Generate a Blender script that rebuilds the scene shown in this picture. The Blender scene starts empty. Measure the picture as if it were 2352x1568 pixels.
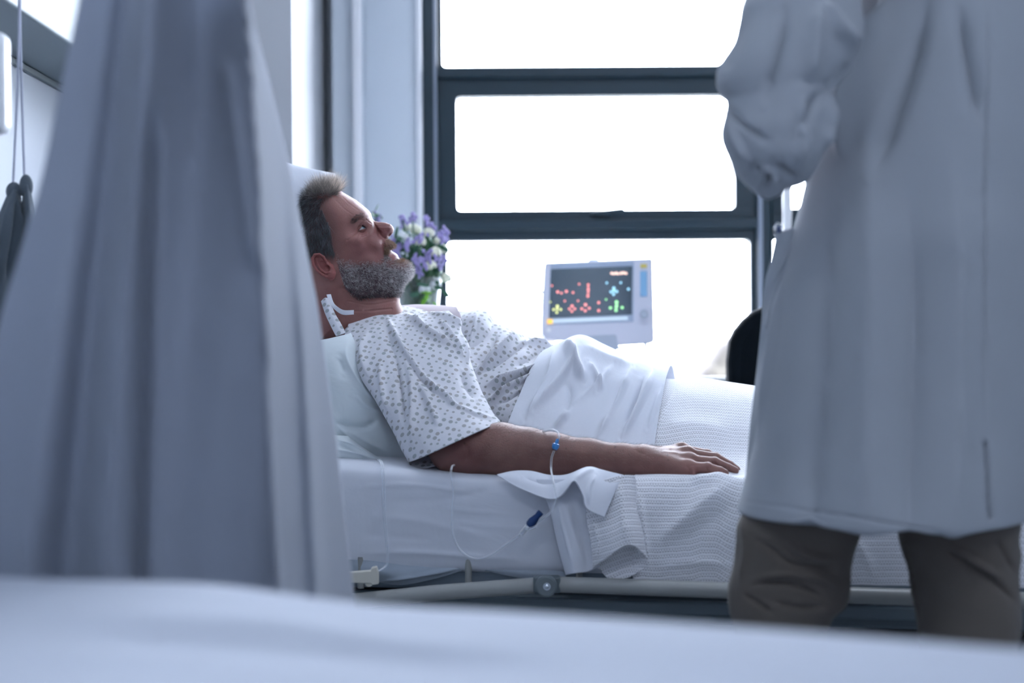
import bpy, math, random
import numpy as np
from mathutils import Vector, Matrix

# ------------------------------------------------------------------ camera, sky, exposure
SC = bpy.context.scene
COL = SC.collection
FPX = 2352 * 50.0 / 36.0            # focal length in pixels of the 2352x1568 frame
ROLL = math.radians(0.4)
CAMZ = 0.93
cam = bpy.data.objects.new('camera', bpy.data.cameras.new('camera'))
COL.objects.link(cam)
cam.data.lens = 50; cam.data.sensor_width = 36; cam.data.clip_start = 0.02; cam.data.clip_end = 500
cam.matrix_world = Matrix.Translation((0, 0, CAMZ)) @ Matrix.Rotation(math.pi/2, 4, 'X') @ Matrix.Rotation(-ROLL, 4, 'Z')
cam.data.dof.use_dof = True
cam.data.dof.focus_distance = 2.74
cam.data.dof.aperture_fstop = 1.9
SC.camera = cam
SC.view_settings.view_transform = 'Standard'
SC.view_settings.look = 'None'
SC.view_settings.gamma = 1
SC.view_settings.use_curve_mapping = False
SC.view_settings.exposure = 0.55
SC.render.engine = 'CYCLES'
SC.cycles.use_denoising = True
SC.cycles.max_bounces = 7
SC.cycles.diffuse_bounces = 4
SC.cycles.transparent_max_bounces = 16
SC.cycles.caustics_reflective = False
SC.cycles.caustics_refractive = False
SC.cycles.sample_clamp_indirect = 6

SKY_FRONT, SKY_BACK = 20.0, 0.28
W = bpy.data.worlds.new('sky'); SC.world = W; W.use_nodes = True
nt = W.node_tree; nt.nodes.clear()
tc = nt.nodes.new('ShaderNodeTexCoord'); sp = nt.nodes.new('ShaderNodeSeparateXYZ')
mr = nt.nodes.new('ShaderNodeMapRange'); mr.interpolation_type = 'SMOOTHSTEP'
mr.inputs['From Min'].default_value = -0.1; mr.inputs['From Max'].default_value = 0.45
mx = nt.nodes.new('ShaderNodeMix'); mx.data_type = 'RGBA'
mx.inputs['A'].default_value = (0.80*SKY_BACK, 0.89*SKY_BACK, 1.18*SKY_BACK, 1)      # overcast, away from the sun
mx.inputs['B'].default_value = (0.91*SKY_FRONT, 0.96*SKY_FRONT, 1.10*SKY_FRONT, 1)    # bright cloud in front of the window
bg = nt.nodes.new('ShaderNodeBackground'); wo = nt.nodes.new('ShaderNodeOutputWorld')
nt.links.new(tc.outputs['Generated'], sp.inputs[0]); nt.links.new(sp.outputs['Y'], mr.inputs['Value'])
nt.links.new(mr.outputs['Result'], mx.inputs['Factor']); nt.links.new(mx.outputs['Result'], bg.inputs['Color'])
nt.links.new(bg.outputs[0], wo.inputs['Surface'])
CEIL_FILL = 9.0

# ------------------------------------------------------------------ helpers
def P(px, py, d):
    """point in the room that stands at depth d and is seen at (px, py)"""
    u, v = px - 1176.0, 784.0 - py
    c, s = math.cos(ROLL), math.sin(ROLL)
    return np.array([(u*c + v*s)/FPX*d, d, CAMZ + (-u*s + v*c)/FPX*d])
def PP(a):
    a = np.asarray(a, float); u, v, d = a[..., 0]-1176.0, 784.0-a[..., 1], a[..., 2]
    c, s = math.cos(ROLL), math.sin(ROLL)
    return np.stack([(u*c+v*s)/FPX*d, d, CAMZ+(-u*s+v*c)/FPX*d], -1)
def pix(w):
    w = np.asarray(w, float); x, d, z = w[..., 0], w[..., 1], w[..., 2]-CAMZ
    c, s = math.cos(ROLL), math.sin(ROLL); u = x/d*FPX; v = z/d*FPX
    return np.stack([1176+u*c-v*s, 784-(u*s+v*c)], -1)

def tag(o, label=None, cat=None, group=None, kind=None):
    if label: o['label'] = label
    if cat: o['category'] = cat
    if group: o['group'] = group
    if kind: o['kind'] = kind
    return o
def empty(name, loc, label, cat, group=None):
    o = bpy.data.objects.new(name, None); COL.objects.link(o); o.location = loc
    o.empty_display_size = 0.1
    return tag(o, label, cat, group)
def link(name, me, mat, parent=None, smooth=True):
    """one mesh object; vertices are given in room coordinates"""
    if mat: me.materials.append(mat)
    if smooth and len(me.polygons): me.polygons.foreach_set('use_smooth', [True]*len(me.polygons))
    o = bpy.data.objects.new(name, me); COL.objects.link(o)
    if parent:
        L = Vector((0, 0, 0)); p = parent
        while p: L += Vector(p.location); p = p.parent
        me.transform(Matrix.Translation(-L)); o.parent = parent
    return o
def npmesh(name, V, Fc):
    """mesh from arrays; Fc (n,k)"""
    V = np.ascontiguousarray(V, np.float32); Fc = np.ascontiguousarray(Fc, np.int32)
    me = bpy.data.meshes.new(name); k = Fc.shape[1]
    me.vertices.add(len(V)); me.vertices.foreach_set('co', V.ravel())
    me.loops.add(Fc.size); me.loops.foreach_set('vertex_index', Fc.ravel())
    me.polygons.add(len(Fc)); me.polygons.foreach_set('loop_start', np.arange(0, Fc.size, k, dtype=np.int32))
    me.update(calc_edges=True); me.validate()
    return me

class MB:
    """collects pieces of one part"""
    def __init__(s): s.v = []; s.f = []
    def add(s, v, f):
        n = len(s.v); s.v += [tuple(map(float, p)) for p in v]; s.f += [tuple(i+n for i in q) for q in f]
    def box(s, lo, hi, M=None):
        v = [np.array([x, y, z], float) for x in (lo[0], hi[0]) for y in (lo[1], hi[1]) for z in (lo[2], hi[2])]
        if M is not None: v = [M(p) for p in v]
        s.add(v, [(0,1,3,2),(4,6,7,5),(0,4,5,1),(2,3,7,6),(0,2,6,4),(1,5,7,3)])
    def tube(s, pts, r, n=12, cap=True):
        pts = [Vector(p) for p in pts]; rr = r if hasattr(r, '__len__') else [r]*len(pts)
        base = len(s.v); prev = None
        for i, p in enumerate(pts):
            t = (pts[min(i+1, len(pts)-1)] - pts[max(i-1, 0)]).normalized()
            if prev is None: a = t.orthogonal().normalized()
            else: a = (prev - t*prev.dot(t)).normalized()
            prev = a; b = t.cross(a)
            for k in range(n):
                th = 2*math.pi*k/n; q = p + (a*math.cos(th)+b*math.sin(th))*rr[i]; s.v.append(tuple(q))
        for i in range(len(pts)-1):
            for k in range(n):
                a0 = base+i*n+k; a1 = base+i*n+(k+1) % n
                s.f.append((a0, a1, a1+n, a0+n))
        if cap:
            s.f.append(tuple(base+k for k in range(n))[::-1]); s.f.append(tuple(base+(len(pts)-1)*n+k for k in range(n)))
    def ball(s, c, r, n=12, M=None):
        c = np.array(c, float); r = np.array(r if hasattr(r, '__len__') else [r]*3, float)
        v = []; f = []
        for i in range(n+1):
            th = math.pi*i/n
            for k in range(2*n):
                ph = math.pi*k/n
                q = np.array([math.sin(th)*math.cos(ph), math.sin(th)*math.sin(ph), math.cos(th)])*r
                v.append(c + (M @ q if M is not None else q))
        for i in range(n):
            for k in range(2*n):
                f.append((i*2*n+k, (i+1)*2*n+k, (i+1)*2*n+(k+1) % (2*n), i*2*n+(k+1) % (2*n)))
        s.add(v, f)
    def disc(s, c, r, nrm, n=20, th=0.001):
        c = Vector(c); nrm = Vector(nrm).normalized(); s.tube([c-nrm*th/2, c+nrm*th/2], r, n)
    def build(s, name, mat, parent=None, bevel=0, smooth=True, sub=0):
        me = bpy.data.meshes.new(name); me.from_pydata(s.v, [], s.f); me.validate(); me.update()
        o = link(name, me, mat, parent, smooth)
        if bevel:
            m = o.modifiers.new('bevel', 'BEVEL'); m.width = bevel; m.segments = 3; m.limit_method = 'ANGLE'
        if sub:
            m = o.modifiers.new('sub', 'SUBSURF'); m.levels = m.render_levels = sub
        if smooth:
            me.set_sharp_from_angle(angle=math.radians(40))
        return o

def cr1(A, n):
    """Catmull-Rom resampling along axis 0"""
    A = np.asarray(A, float); m = len(A)
    if m == 2: t = np.linspace(0, 1, n); return A[0]+(A[1]-A[0])*t.reshape((-1,)+(1,)*(A.ndim-1))
    E = np.concatenate([[2*A[0]-A[1]], A, [2*A[-1]-A[-2]]])
    t = np.linspace(0, m-1, n); i = np.minimum(t.astype(int), m-2); f = (t-i).reshape((-1,)+(1,)*(A.ndim-1))
    p0, p1, p2, p3 = E[i], E[i+1], E[i+2], E[i+3]
    return .5*((2*p1)+(-p0+p2)*f+(2*p0-5*p1+4*p2-p3)*f*f+(-p0+3*p1-3*p2+p3)*f**3)
def polydist(q, pts):
    """distance of points q (n,2) to polyline"""
    pts = np.asarray(pts, float); best = np.full(len(q), 1e9)
    for a, b in zip(pts[:-1], pts[1:]):
        ab = b-a; t = np.clip(((q-a)@ab)/max(ab@ab, 1e-9), 0, 1)
        best = np.minimum(best, np.hypot(*(q-a-t[:, None]*ab).T))
    return best
def inpoly(q, pts):
    pts = np.asarray(pts, float); r = np.zeros(len(q), bool); j = len(pts)-1
    for i in range(len(pts)):
        xi, yi = pts[i]; xj, yj = pts[j]
        c = ((yi > q[:, 1]) != (yj > q[:, 1])) & (q[:, 0] < (xj-xi)*(q[:, 1]-yi)/(yj-yi+1e-12)+xi)
        r ^= c; j = i
    return r
def creases(q, cs, k=1.0):
    """height (metres) of hand-placed folds: (polyline, width px, height[, end taper])"""
    h = np.zeros(len(q))
    for c in cs:
        pts, w, a = c[0], c[1], c[2]
        pts = np.asarray(pts, float)
        pts = cr1(pts, max(2, 4*len(pts))) if len(pts) > 2 else pts
        d = polydist(q, pts)
        # fade at the two ends
        L = np.linalg.norm(pts[-1]-pts[0])
        e = np.minimum(np.linalg.norm(q-pts[0], axis=1), np.linalg.norm(q-pts[-1], axis=1))
        fade = np.clip(e/(0.25*L), 0, 1) if len(c) < 4 else 1.0
        if w > 0: h += a*(.7*np.exp(-(d/w)**2)+.3*np.exp(-(d/(w*.38))**2))*fade
        else: h += a*np.exp(-(d/-w))*fade        # sharp crest
    return h
def wav(p, seed, scale, n=7, aniso=(1, 1, 1)):
    """smooth irregular waves, about -1..1"""
    r = np.random.RandomState(seed); o = np.zeros(len(p)); p = p*np.array(aniso)
    for i in range(n):
        k = r.normal(size=3); k *= scale*(0.6+r.rand()*1.2)/np.linalg.norm(k)
        o += np.sin(p@k+r.rand()*6.28+1.3*np.sin(p@(r.normal(size=3)*scale*.35)))
    return o/n*1.6

def grid_normals(G):
    du = np.gradient(G, axis=0); dv = np.gradient(G, axis=1)
    N = np.cross(du, dv); N /= np.linalg.norm(N, axis=-1, keepdims=True)+1e-12
    return N
def gridmesh(name, G, closed=False, uvscale=1.0, front=False):
    nu, nv = G.shape[:2]; V = G.reshape(-1, 3)
    i, j = np.meshgrid(np.arange(nu-1), np.arange(nv if closed else nv-1), indexing='ij')
    j2 = (j+1) % nv
    F_ = np.stack([i*nv+j, i*nv+j2, (i+1)*nv+j2, (i+1)*nv+j], -1).reshape(-1, 4)
    me = npmesh(name, V, F_)
    # uv in metres along the cloth
    su = np.concatenate([np.zeros((1, nv)), np.cumsum(np.linalg.norm(np.diff(G, axis=0), axis=2), 0)], 0)
    su = su-su[nu//2][None]+nu*.003
    sv = np.concatenate([np.zeros((nu, 1)), np.cumsum(np.linalg.norm(np.diff(G, axis=1), axis=2), 1)], 1)
    sv = sv-sv[:, nv//2][:, None]
    UV = np.stack([su, sv], -1)
    uvq = UV[i, j]; lay = me.uv_layers.new(name='uv')
    vi = np.zeros(len(me.loops), np.int32); me.loops.foreach_get('vertex_index', vi)
    uv = UV.reshape(-1, 2)[vi].copy()
    if closed:                                 # the seam column
        vl = vi.reshape(-1, 4) % nv; last = (vl.max(1) == nv-1) & (vl.min(1) == 0)
        uv4 = uv.reshape(-1, 4, 2)
        step = sv[:, -1].max()+0.01
        m = last[:, None] & (vl == 0); uv4[m] = np.stack([uv4[m][:, 0], np.full(m.sum(), step)], -1)
        uv = uv4.reshape(-1, 2)
    if front: uv = np.stack([V[:, 0], V[:, 2]+.35*V[:, 1]], -1)[vi]
    lay.data.foreach_set('uv', (uv*uvscale).ravel().astype(np.float32))
    return me
def patch(name, ctrl, nu, nv, mat, parent=None, cs=(), noise=(), thick=0.0025, closed=False, world=False, post=None, toward=True, ck=1.0, swap=False):
    """cloth surface from a net of control points (px, py, depth) or room points, with folds and thickness"""
    A = np.asarray(ctrl, float)
    G = A if world else PP(A)
    G = cr1(G, nu)
    if closed:
        G = np.swapaxes(G, 0, 1); m = len(G)
        E = np.concatenate([G[-2:], G, G[:3]]); E = cr1(E, (m+4)*(nv//m)+1)
        s = nv//m; G = E[2*s:2*s+m*s]; G = np.swapaxes(G, 0, 1)
    else:
        G = np.swapaxes(cr1(np.swapaxes(G, 0, 1), nv), 0, 1)
    N = grid_normals(G)
    camp = np.array([0, 0, CAMZ]); face = ((camp-G)*N).sum(-1)
    if not closed and (N[..., 2].mean() < 0 if world else np.median(face) < 0): N = -N; face = -face
    if closed:
        cen = G.mean(1, keepdims=True)
        if ((G-cen)*N).sum(-1).mean() < 0: N = -N; face = -face
    q = pix(G.reshape(-1, 3)); h = creases(q, cs)
    fw = np.clip(face.ravel()/np.linalg.norm(camp-G.reshape(-1, 3), axis=1)*3, 0, 1) if toward else 1
    h = h*fw*ck
    Gf = G.reshape(-1, 3)
    for (seed, sc, amp, an) in noise: h = h+amp*wav(Gf, seed, sc, aniso=an)
    G = (Gf+N.reshape(-1, 3)*h[:, None]).reshape(G.shape)
    if post is not None: G = post(G)
    me = gridmesh(name, G, closed, front=(mat == M_gown))
    if swap:
        l_ = me.uv_layers[0].data; a_ = np.zeros(2*len(l_), np.float32); l_.foreach_get('uv', a_); l_.foreach_set('uv', a_.reshape(-1, 2)[:, ::-1].copy().ravel())
    o = link(name, me, mat, parent)
    if thick:
        m = o.modifiers.new('thickness', 'SOLIDIFY'); m.thickness = thick; m.offset = 0
    return o

# ------------------------------------------------------------------ implicit surfaces
def snet(F, org, h):
    """surface nets over a sampled field, negative inside"""
    s = F < 0; c = np.zeros(tuple(n-1 for n in F.shape), np.int8)
    for dx in (0, 1):
        for dy in (0, 1):
            for dz in (0, 1):
                c += s[dx:F.shape[0]-1+dx, dy:F.shape[1]-1+dy, dz:F.shape[2]-1+dz]
    act = (c > 0) & (c < 8); ids = np.full(act.shape, -1, np.int64); I = np.stack(np.nonzero(act), 1)
    ids[act] = np.arange(len(I)); pos = np.zeros((len(I), 3)); cnt = np.zeros(len(I))
    for ax in range(3):
        o1, o2 = [k for k in range(3) if k != ax]
        for a in (0, 1):
            for b in (0, 1):
                off = np.zeros(3, int); off[o1] = a; off[o2] = b; q = I+off; r = q.copy(); r[:, ax] += 1
                f0 = F[tuple(q.T)]; f1 = F[tuple(r.T)]; m = (f0 < 0) != (f1 < 0)
                t = f0[m]/(f0[m]-f1[m]); pp = off[None].repeat(m.sum(), 0).astype(float); pp[:, ax] += t
                pos[m] += pp; cnt[m] += 1
    V = (I+pos/cnt[:, None])*h+np.array(org); Q = []
    for ax in range(3):
        o1, o2 = (ax+1) % 3, (ax+2) % 3
        sl0 = [slice(None)]*3; sl1 = [slice(None)]*3; sl0[ax] = slice(0, -1); sl1[ax] = slice(1, None)
        ch = s[tuple(sl0)] != s[tuple(sl1)]; E = np.stack(np.nonzero(ch), 1)
        ok = (E[:, o1] >= 1) & (E[:, o2] >= 1) & (E[:, o1] < ids.shape[o1]) & (E[:, o2] < ids.shape[o2]); E = E[ok]
        ins = s[tuple(E.T)]
        def cell(a, b):
            q = E.copy(); q[:, o1] -= a; q[:, o2] -= b; return ids[tuple(q.T)]
        quad = np.stack([cell(1, 1), cell(0, 1), cell(0, 0), cell(1, 0)], 1)
        quad[~ins] = quad[~ins][:, ::-1]; Q.append(quad)
    Q = np.concatenate(Q); Q = Q[(Q >= 0).all(1)]
    return V, Q
def relax(V, Q, it=1, k=.5):
    for _ in range(it):
        S = np.zeros_like(V); n = np.zeros(len(V))
        for a, b in ((0, 1), (1, 2), (2, 3), (3, 0)):
            np.add.at(S, Q[:, a], V[Q[:, b]]); np.add.at(S, Q[:, b], V[Q[:, a]])
            np.add.at(n, Q[:, a], 1); np.add.at(n, Q[:, b], 1)
        V = V*(1-k)+k*S/n[:, None]
    return V
def vnormals(V, Q):
    n = np.cross(V[Q[:, 2]]-V[Q[:, 0]], V[Q[:, 3]]-V[Q[:, 1]]); N = np.zeros_like(V)
    for k in range(4): np.add.at(N, Q[:, k], n)
    return N/(np.linalg.norm(N, axis=1, keepdims=True)+1e-12)
def gridpts(lo, hi, h):
    ax = [np.arange(lo[k], hi[k]+h, h, dtype=np.float32) for k in range(3)]
    return np.meshgrid(*ax, indexing='ij', sparse=True)
def smin(a, b, k):
    h = np.clip(.5+.5*(b-a)/k, 0, 1); return b*(1-h)+a*h-k*h*(1-h)
def sd_cone(g, a, b, r1, r2, sc=(1, 1, 1)):
    """rounded cone between a and b, optionally flattened"""
    X, Y, Z = g; a = np.array(a, float)*sc_inv(sc); b = np.array(b, float)*sc_inv(sc); d = b-a; L = max(d@d, 1e-9)
    x, y, z = X/sc[0]-a[0], Y/sc[1]-a[1], Z/sc[2]-a[2]
    t = np.clip((x*d[0]+y*d[1]+z*d[2])/L, 0, 1)
    return np.sqrt((x-t*d[0])**2+(y-t*d[1])**2+(z-t*d[2])**2)-(r1+(r2-r1)*t)
def sc_inv(sc): return 1/np.array(sc, float)
def sd_ell(g, c, r, R=None):
    X, Y, Z = g; x, y, z = X-c[0], Y-c[1], Z-c[2]
    if R is not None:
        x, y, z = [R[k][0]*x+R[k][1]*y+R[k][2]*z for k in range(3)]
    k0 = np.sqrt((x/r[0])**2+(y/r[1])**2+(z/r[2])**2)
    return (k0-1)*min(r)
def strands(name, roots, dirs, lens, width, mat, parent, shade, curl=0.3, seg=3, seed=1, droop=None):
    """many fine tapered hairs as one mesh"""
    r = np.random.RandomState(seed); n = len(roots)
    d = dirs/np.linalg.norm(dirs, axis=1, keepdims=True)
    side = np.cross(d, r.normal(size=(n, 3))); side /= np.linalg.norm(side, axis=1, keepdims=True)+1e-9
    p = roots.copy(); V = []
    for s in range(seg+1):
        u = np.cross(d, side); w = width*(1-s/(seg+.35))
        for k in range(3):
            th = 2.0944*k; V.append(p+(side*math.cos(th)+u*math.sin(th))*np.reshape(w, (-1, 1)) if hasattr(w, '__len__') else p+(side*math.cos(th)+u*math.sin(th))*w)
        d = d+r.normal(size=(n, 3))*curl/seg+(0 if droop is None else droop/seg)
        d /= np.linalg.norm(d, axis=1, keepdims=True); p = p+d*(lens/seg)[:, None]
    V = np.stack(V, 1); m = 3*(seg+1); base = (np.arange(n)*m)[:, None, None]
    q = []
    for s in range(seg):
        for k in range(3): q.append([s*3+k, s*3+(k+1) % 3, (s+1)*3+(k+1) % 3, (s+1)*3+k])
    Q = (base+np.array(q)[None]).reshape(-1, 4)
    me = npmesh(name, V.reshape(-1, 3), Q)
    at = me.attributes.new('tone', 'FLOAT_VECTOR', 'POINT')
    at.data.foreach_set('vector', np.repeat(shade, m, 0).astype(np.float32).ravel())
    return link(name, me, mat, parent)

# ------------------------------------------------------------------ materials
def newmat(name):
    m = bpy.data.materials.new(name); m.use_nodes = True; t = m.node_tree; b = t.nodes['Principled BSDF']
    return m, t, b
def plain(name, col, rough=.5, metal=0, spec=.5, noise=None, coat=0):
    m, t, b = newmat(name); b.inputs['Base Color'].default_value = (*col, 1); b.inputs['Roughness'].default_value = rough
    b.inputs['Metallic'].default_value = metal; b.inputs['Specular IOR Level'].default_value = spec
    b.inputs['Coat Weight'].default_value = coat
    n = t.nodes.new('ShaderNodeTexNoise'); n.inputs['Scale'].default_value = noise[0] if noise else 60
    bp = t.nodes.new('ShaderNodeBump'); bp.inputs['Strength'].default_value = noise[1] if noise else .03
    bp.inputs['Distance'].default_value = .002
    t.links.new(n.outputs['Fac'], bp.inputs['Height']); t.links.new(bp.outputs[0], b.inputs['Normal'])
    return m
def nd(t, typ, **kw):
    n = t.nodes.new(typ)
    for k, v in kw.items():
        if k == 'op': n.operation = v
        elif k.startswith('i'): n.inputs[int(k[1:])].default_value = v
    return n
def cloth(name, col, trans=.25, wrinkle=.25, scale=9, weave=900, rough=.9, sheen=.15):
    m, t, b = newmat(name)
    b.inputs['Base Color'].default_value = (*col, 1); b.inputs['Roughness'].default_value = rough
    b.inputs['Specular IOR Level'].default_value = .15; b.inputs['Sheen Weight'].default_value = sheen
    tcn = t.nodes.new('ShaderNodeTexCoord')
    n = t.nodes.new('ShaderNodeTexNoise'); n.inputs['Scale'].default_value = scale; n.inputs['Detail'].default_value = 4
    n.inputs['Distortion'].default_value = 1.2
    n2 = t.nodes.new('ShaderNodeTexNoise'); n2.inputs['Scale'].default_value = weave
    b1 = t.nodes.new('ShaderNodeBump'); b1.inputs['Strength'].default_value = wrinkle; b1.inputs['Distance'].default_value = .02
    b2 = t.nodes.new('ShaderNodeBump'); b2.inputs['Strength'].default_value = .25; b2.inputs['Distance'].default_value = .0006
    t.links.new(tcn.outputs['Object'], n.inputs['Vector']); t.links.new(tcn.outputs['Object'], n2.inputs['Vector'])
    t.links.new(n.outputs['Fac'], b1.inputs['Height']); t.links.new(n2.outputs['Fac'], b2.inputs['Height'])
    t.links.new(b1.outputs[0], b2.inputs['Normal']); t.links.new(b2.outputs[0], b.inputs['Normal'])
    tr = t.nodes.new('ShaderNodeBsdfTranslucent'); tr.inputs[0].default_value = (*col, 1)
    mix = t.nodes.new('ShaderNodeMixShader'); mix.inputs[0].default_value = trans
    t.links.new(b.outputs[0], mix.inputs[1]); t.links.new(tr.outputs[0], mix.inputs[2])
    t.links.new(mix.outputs[0], t.nodes['Material Output'].inputs[0])
    return m, t, b, tr, mix
def math1(t, op, a, b=None, c=None):
    n = t.nodes.new('ShaderNodeMath'); n.operation = op
    for i, x in enumerate((a, b, c)):
        if x is None: continue
        if isinstance(x, (int, float)): n.inputs[i].default_value = x
        else: t.links.new(x, n.inputs[i])
    return n.outputs[0]

WHITE = (.81, .84, .91)
M_sheet = cloth('white cotton', WHITE, .2, .22, 7)[0]
M_pillow = cloth('pillow cotton', (.74, .81, .84), .15, .3, 6)[0]
M_curtain = cloth('privacy curtain', (.37, .405, .47), .50, .05, 4, 700)[0]
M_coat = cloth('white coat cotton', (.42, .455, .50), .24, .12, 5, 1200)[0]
M_pants = cloth('khaki twill', (.115, .102, .09), .0, .25, 9, 1200, .9, .1)[0]
M_gownin = cloth('gown lining', (.62, .60, .60), .2, .2, 9)[0]
M_darkcloth = cloth('dark sling cloth', (.10, .125, .15), .05, .3, 12)[0]
M_grey = cloth('grey mattress cover', (.30, .36, .42), .0, .2, 9)[0]

def gown_mat():
    m, t, b, tr, mix = cloth('dotted gown cotton', (.76, .77, .82), .22, .3, 9)
    uv = t.nodes.new('ShaderNodeUVMap'); uv.uv_map = 'uv'
    mp = t.nodes.new('ShaderNodeMapping'); mp.inputs['Scale'].default_value = (74, 74, 74); mp.inputs['Rotation'].default_value = (0, 0, .35)
    v = t.nodes.new('ShaderNodeTexVoronoi'); v.voronoi_dimensions = '2D'; v.inputs['Scale'].default_value = 1; v.inputs['Randomness'].default_value = .5
    t.links.new(uv.outputs[0], mp.inputs[0]); t.links.new(mp.outputs[0], v.inputs['Vector'])
    sep = t.nodes.new('ShaderNodeSeparateColor'); t.links.new(v.outputs['Color'], sep.inputs[0])
    rad = math1(t, 'MULTIPLY_ADD', math1(t, 'GREATER_THAN', sep.outputs[0], .5), .11, .20)
    k = math1(t, 'MULTIPLY', math1(t, 'SUBTRACT', rad, v.outputs['Distance']), 30); k = math1(t, 'MINIMUM', math1(t, 'MAXIMUM', k, 0), 1)
    tone = t.nodes.new('ShaderNodeMix'); tone.data_type = 'RGBA'
    tone.inputs['A'].default_value = (.47, .455, .46, 1); tone.inputs['B'].default_value = (.43, .47, .49, 1); t.links.new(sep.outputs[1], tone.inputs['Factor'])
    mixc = t.nodes.new('ShaderNodeMix'); mixc.data_type = 'RGBA'; mixc.inputs['A'].default_value = (.78, .79, .84, 1)
    t.links.new(tone.outputs['Result'], mixc.inputs['B']); t.links.new(k, mixc.inputs['Factor'])
    t.links.new(mixc.outputs['Result'], b.inputs['Base Color']); t.links.new(mixc.outputs['Result'], tr.inputs[0])
    return m
M_gown = gown_mat()
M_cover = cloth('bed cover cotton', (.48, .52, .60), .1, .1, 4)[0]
M_sheet_shaded = cloth('shaded sheet cotton', (.42, .48, .55), .1, .2, 8)[0]  # white sheet cotton darkened: shade under the mattress edge put into the colour

def blanket_mat():
    m, t, b, tr, mix = cloth('cellular cotton blanket', (.92, .93, .97), .12, .2, 8)
    uv = t.nodes.new('ShaderNodeUVMap'); uv.uv_map = 'uv'; s = t.nodes.new('ShaderNodeSeparateXYZ'); t.links.new(uv.outputs[0], s.inputs[0])
    ns = t.nodes.new('ShaderNodeTexNoise'); ns.inputs['Scale'].default_value = 160; t.links.new(uv.outputs[0], ns.inputs['Vector'])
    wob = math1(t, 'MULTIPLY', math1(t, 'SUBTRACT', ns.outputs['Fac'], .5), .55)
    v = math1(t, 'ADD', math1(t, 'DIVIDE', s.outputs['Y'], .0052), wob)
    row = math1(t, 'FLOOR', v); par = math1(t, 'FLOORED_MODULO', row, 2)
    a = math1(t, 'ADD', math1(t, 'DIVIDE', s.outputs['X'], .0046), math1(t, 'MULTIPLY', par, .5))
    fa = math1(t, 'SUBTRACT', math1(t, 'FRACT', a), .5)
    fv = math1(t, 'SUBTRACT', math1(t, 'FRACT', v), math1(t, 'MULTIPLY_ADD', par, -.34, .67))
    d = math1(t, 'SQRT', math1(t, 'ADD', math1(t, 'MULTIPLY', fa, fa), math1(t, 'MULTIPLY', math1(t, 'MULTIPLY', fv, fv), 1.0)))
    hole = math1(t, 'MINIMUM', math1(t, 'MAXIMUM', math1(t, 'MULTIPLY', math1(t, 'SUBTRACT', .27, d), 9), 0), 1)
    ridge = math1(t, 'COSINE', math1(t, 'MULTIPLY', v, math.pi))
    ridge = math1(t, 'MULTIPLY', ridge, ridge)
    hgt = math1(t, 'SUBTRACT', math1(t, 'MULTIPLY', ridge, .45), math1(t, 'MULTIPLY', hole, .8))
    bp = t.nodes.new('ShaderNodeBump'); bp.inputs['Strength'].default_value = .65; bp.inputs['Distance'].default_value = .0018
    t.links.new(hgt, bp.inputs['Height']); old = b.inputs['Normal'].links[0].from_socket; t.links.new(old, bp.inputs['Normal']); t.links.new(bp.outputs[0], b.inputs['Normal'])
    tp = t.nodes.new('ShaderNodeBsdfTransparent'); mm = t.nodes.new('ShaderNodeMixShader')
    t.links.new(math1(t, 'MULTIPLY', hole, .45), mm.inputs[0]); t.links.new(mix.outputs[0], mm.inputs[1]); t.links.new(tp.outputs[0], mm.inputs[2])
    t.links.new(mm.outputs[0], t.nodes['Material Output'].inputs[0])
    return m
M_blanket = blanket_mat()

def skin_mat(name='skin'):
    m, t, b = newmat(name)
    tcn = t.nodes.new('ShaderNodeTexCoord')
    n = t.nodes.new('ShaderNodeTexNoise'); n.inputs['Scale'].default_value = 14; n.inputs['Detail'].default_value = 5
    n2 = t.nodes.new('ShaderNodeTexNoise'); n2.inputs['Scale'].default_value = 420; n2.inputs['Detail'].default_value = 3
    v = t.nodes.new('ShaderNodeTexVoronoi'); v.inputs['Scale'].default_value = 700
    for k in (n, n2, v): t.links.new(tcn.outputs['Object'], k.inputs['Vector'])
    at = t.nodes.new('ShaderNodeAttribute'); at.attribute_name = 'tone'
    r = t.nodes.new('ShaderNodeValToRGB'); e = r.color_ramp.elements
    e[0].position = .3; e[0].color = (.19, .076, .068, 1); e[1].position = .75; e[1].color = (.32, .148, .125, 1)
    t.links.new(n.outputs['Fac'], r.inputs[0])
    mu = t.nodes.new('ShaderNodeMix'); mu.data_type = 'RGBA'; mu.blend_type = 'MULTIPLY'; mu.inputs['Factor'].default_value = 1
    t.links.new(r.outputs[0], mu.inputs['A']); t.links.new(at.outputs['Color'], mu.inputs['B']); t.links.new(mu.outputs['Result'], b.inputs['Base Color'])
    b.inputs['Roughness'].default_value = .5; b.inputs['Specular IOR Level'].default_value = .4
    b.inputs['Subsurface Weight'].default_value = .18; b.inputs['Subsurface Radius'].default_value = (1, .35, .2); b.inputs['Subsurface Scale'].default_value = .006
    h = math1(t, 'ADD', n2.outputs['Fac'], math1(t, 'MULTIPLY', v.outputs['Distance'], .5))
    bp = t.nodes.new('ShaderNodeBump'); bp.inputs['Strength'].default_value = .45; bp.inputs['Distance'].default_value = .001
    t.links.new(h, bp.inputs['Height']); t.links.new(bp.outputs[0], b.inputs['Normal'])
    return m
M_skin = skin_mat()
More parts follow.
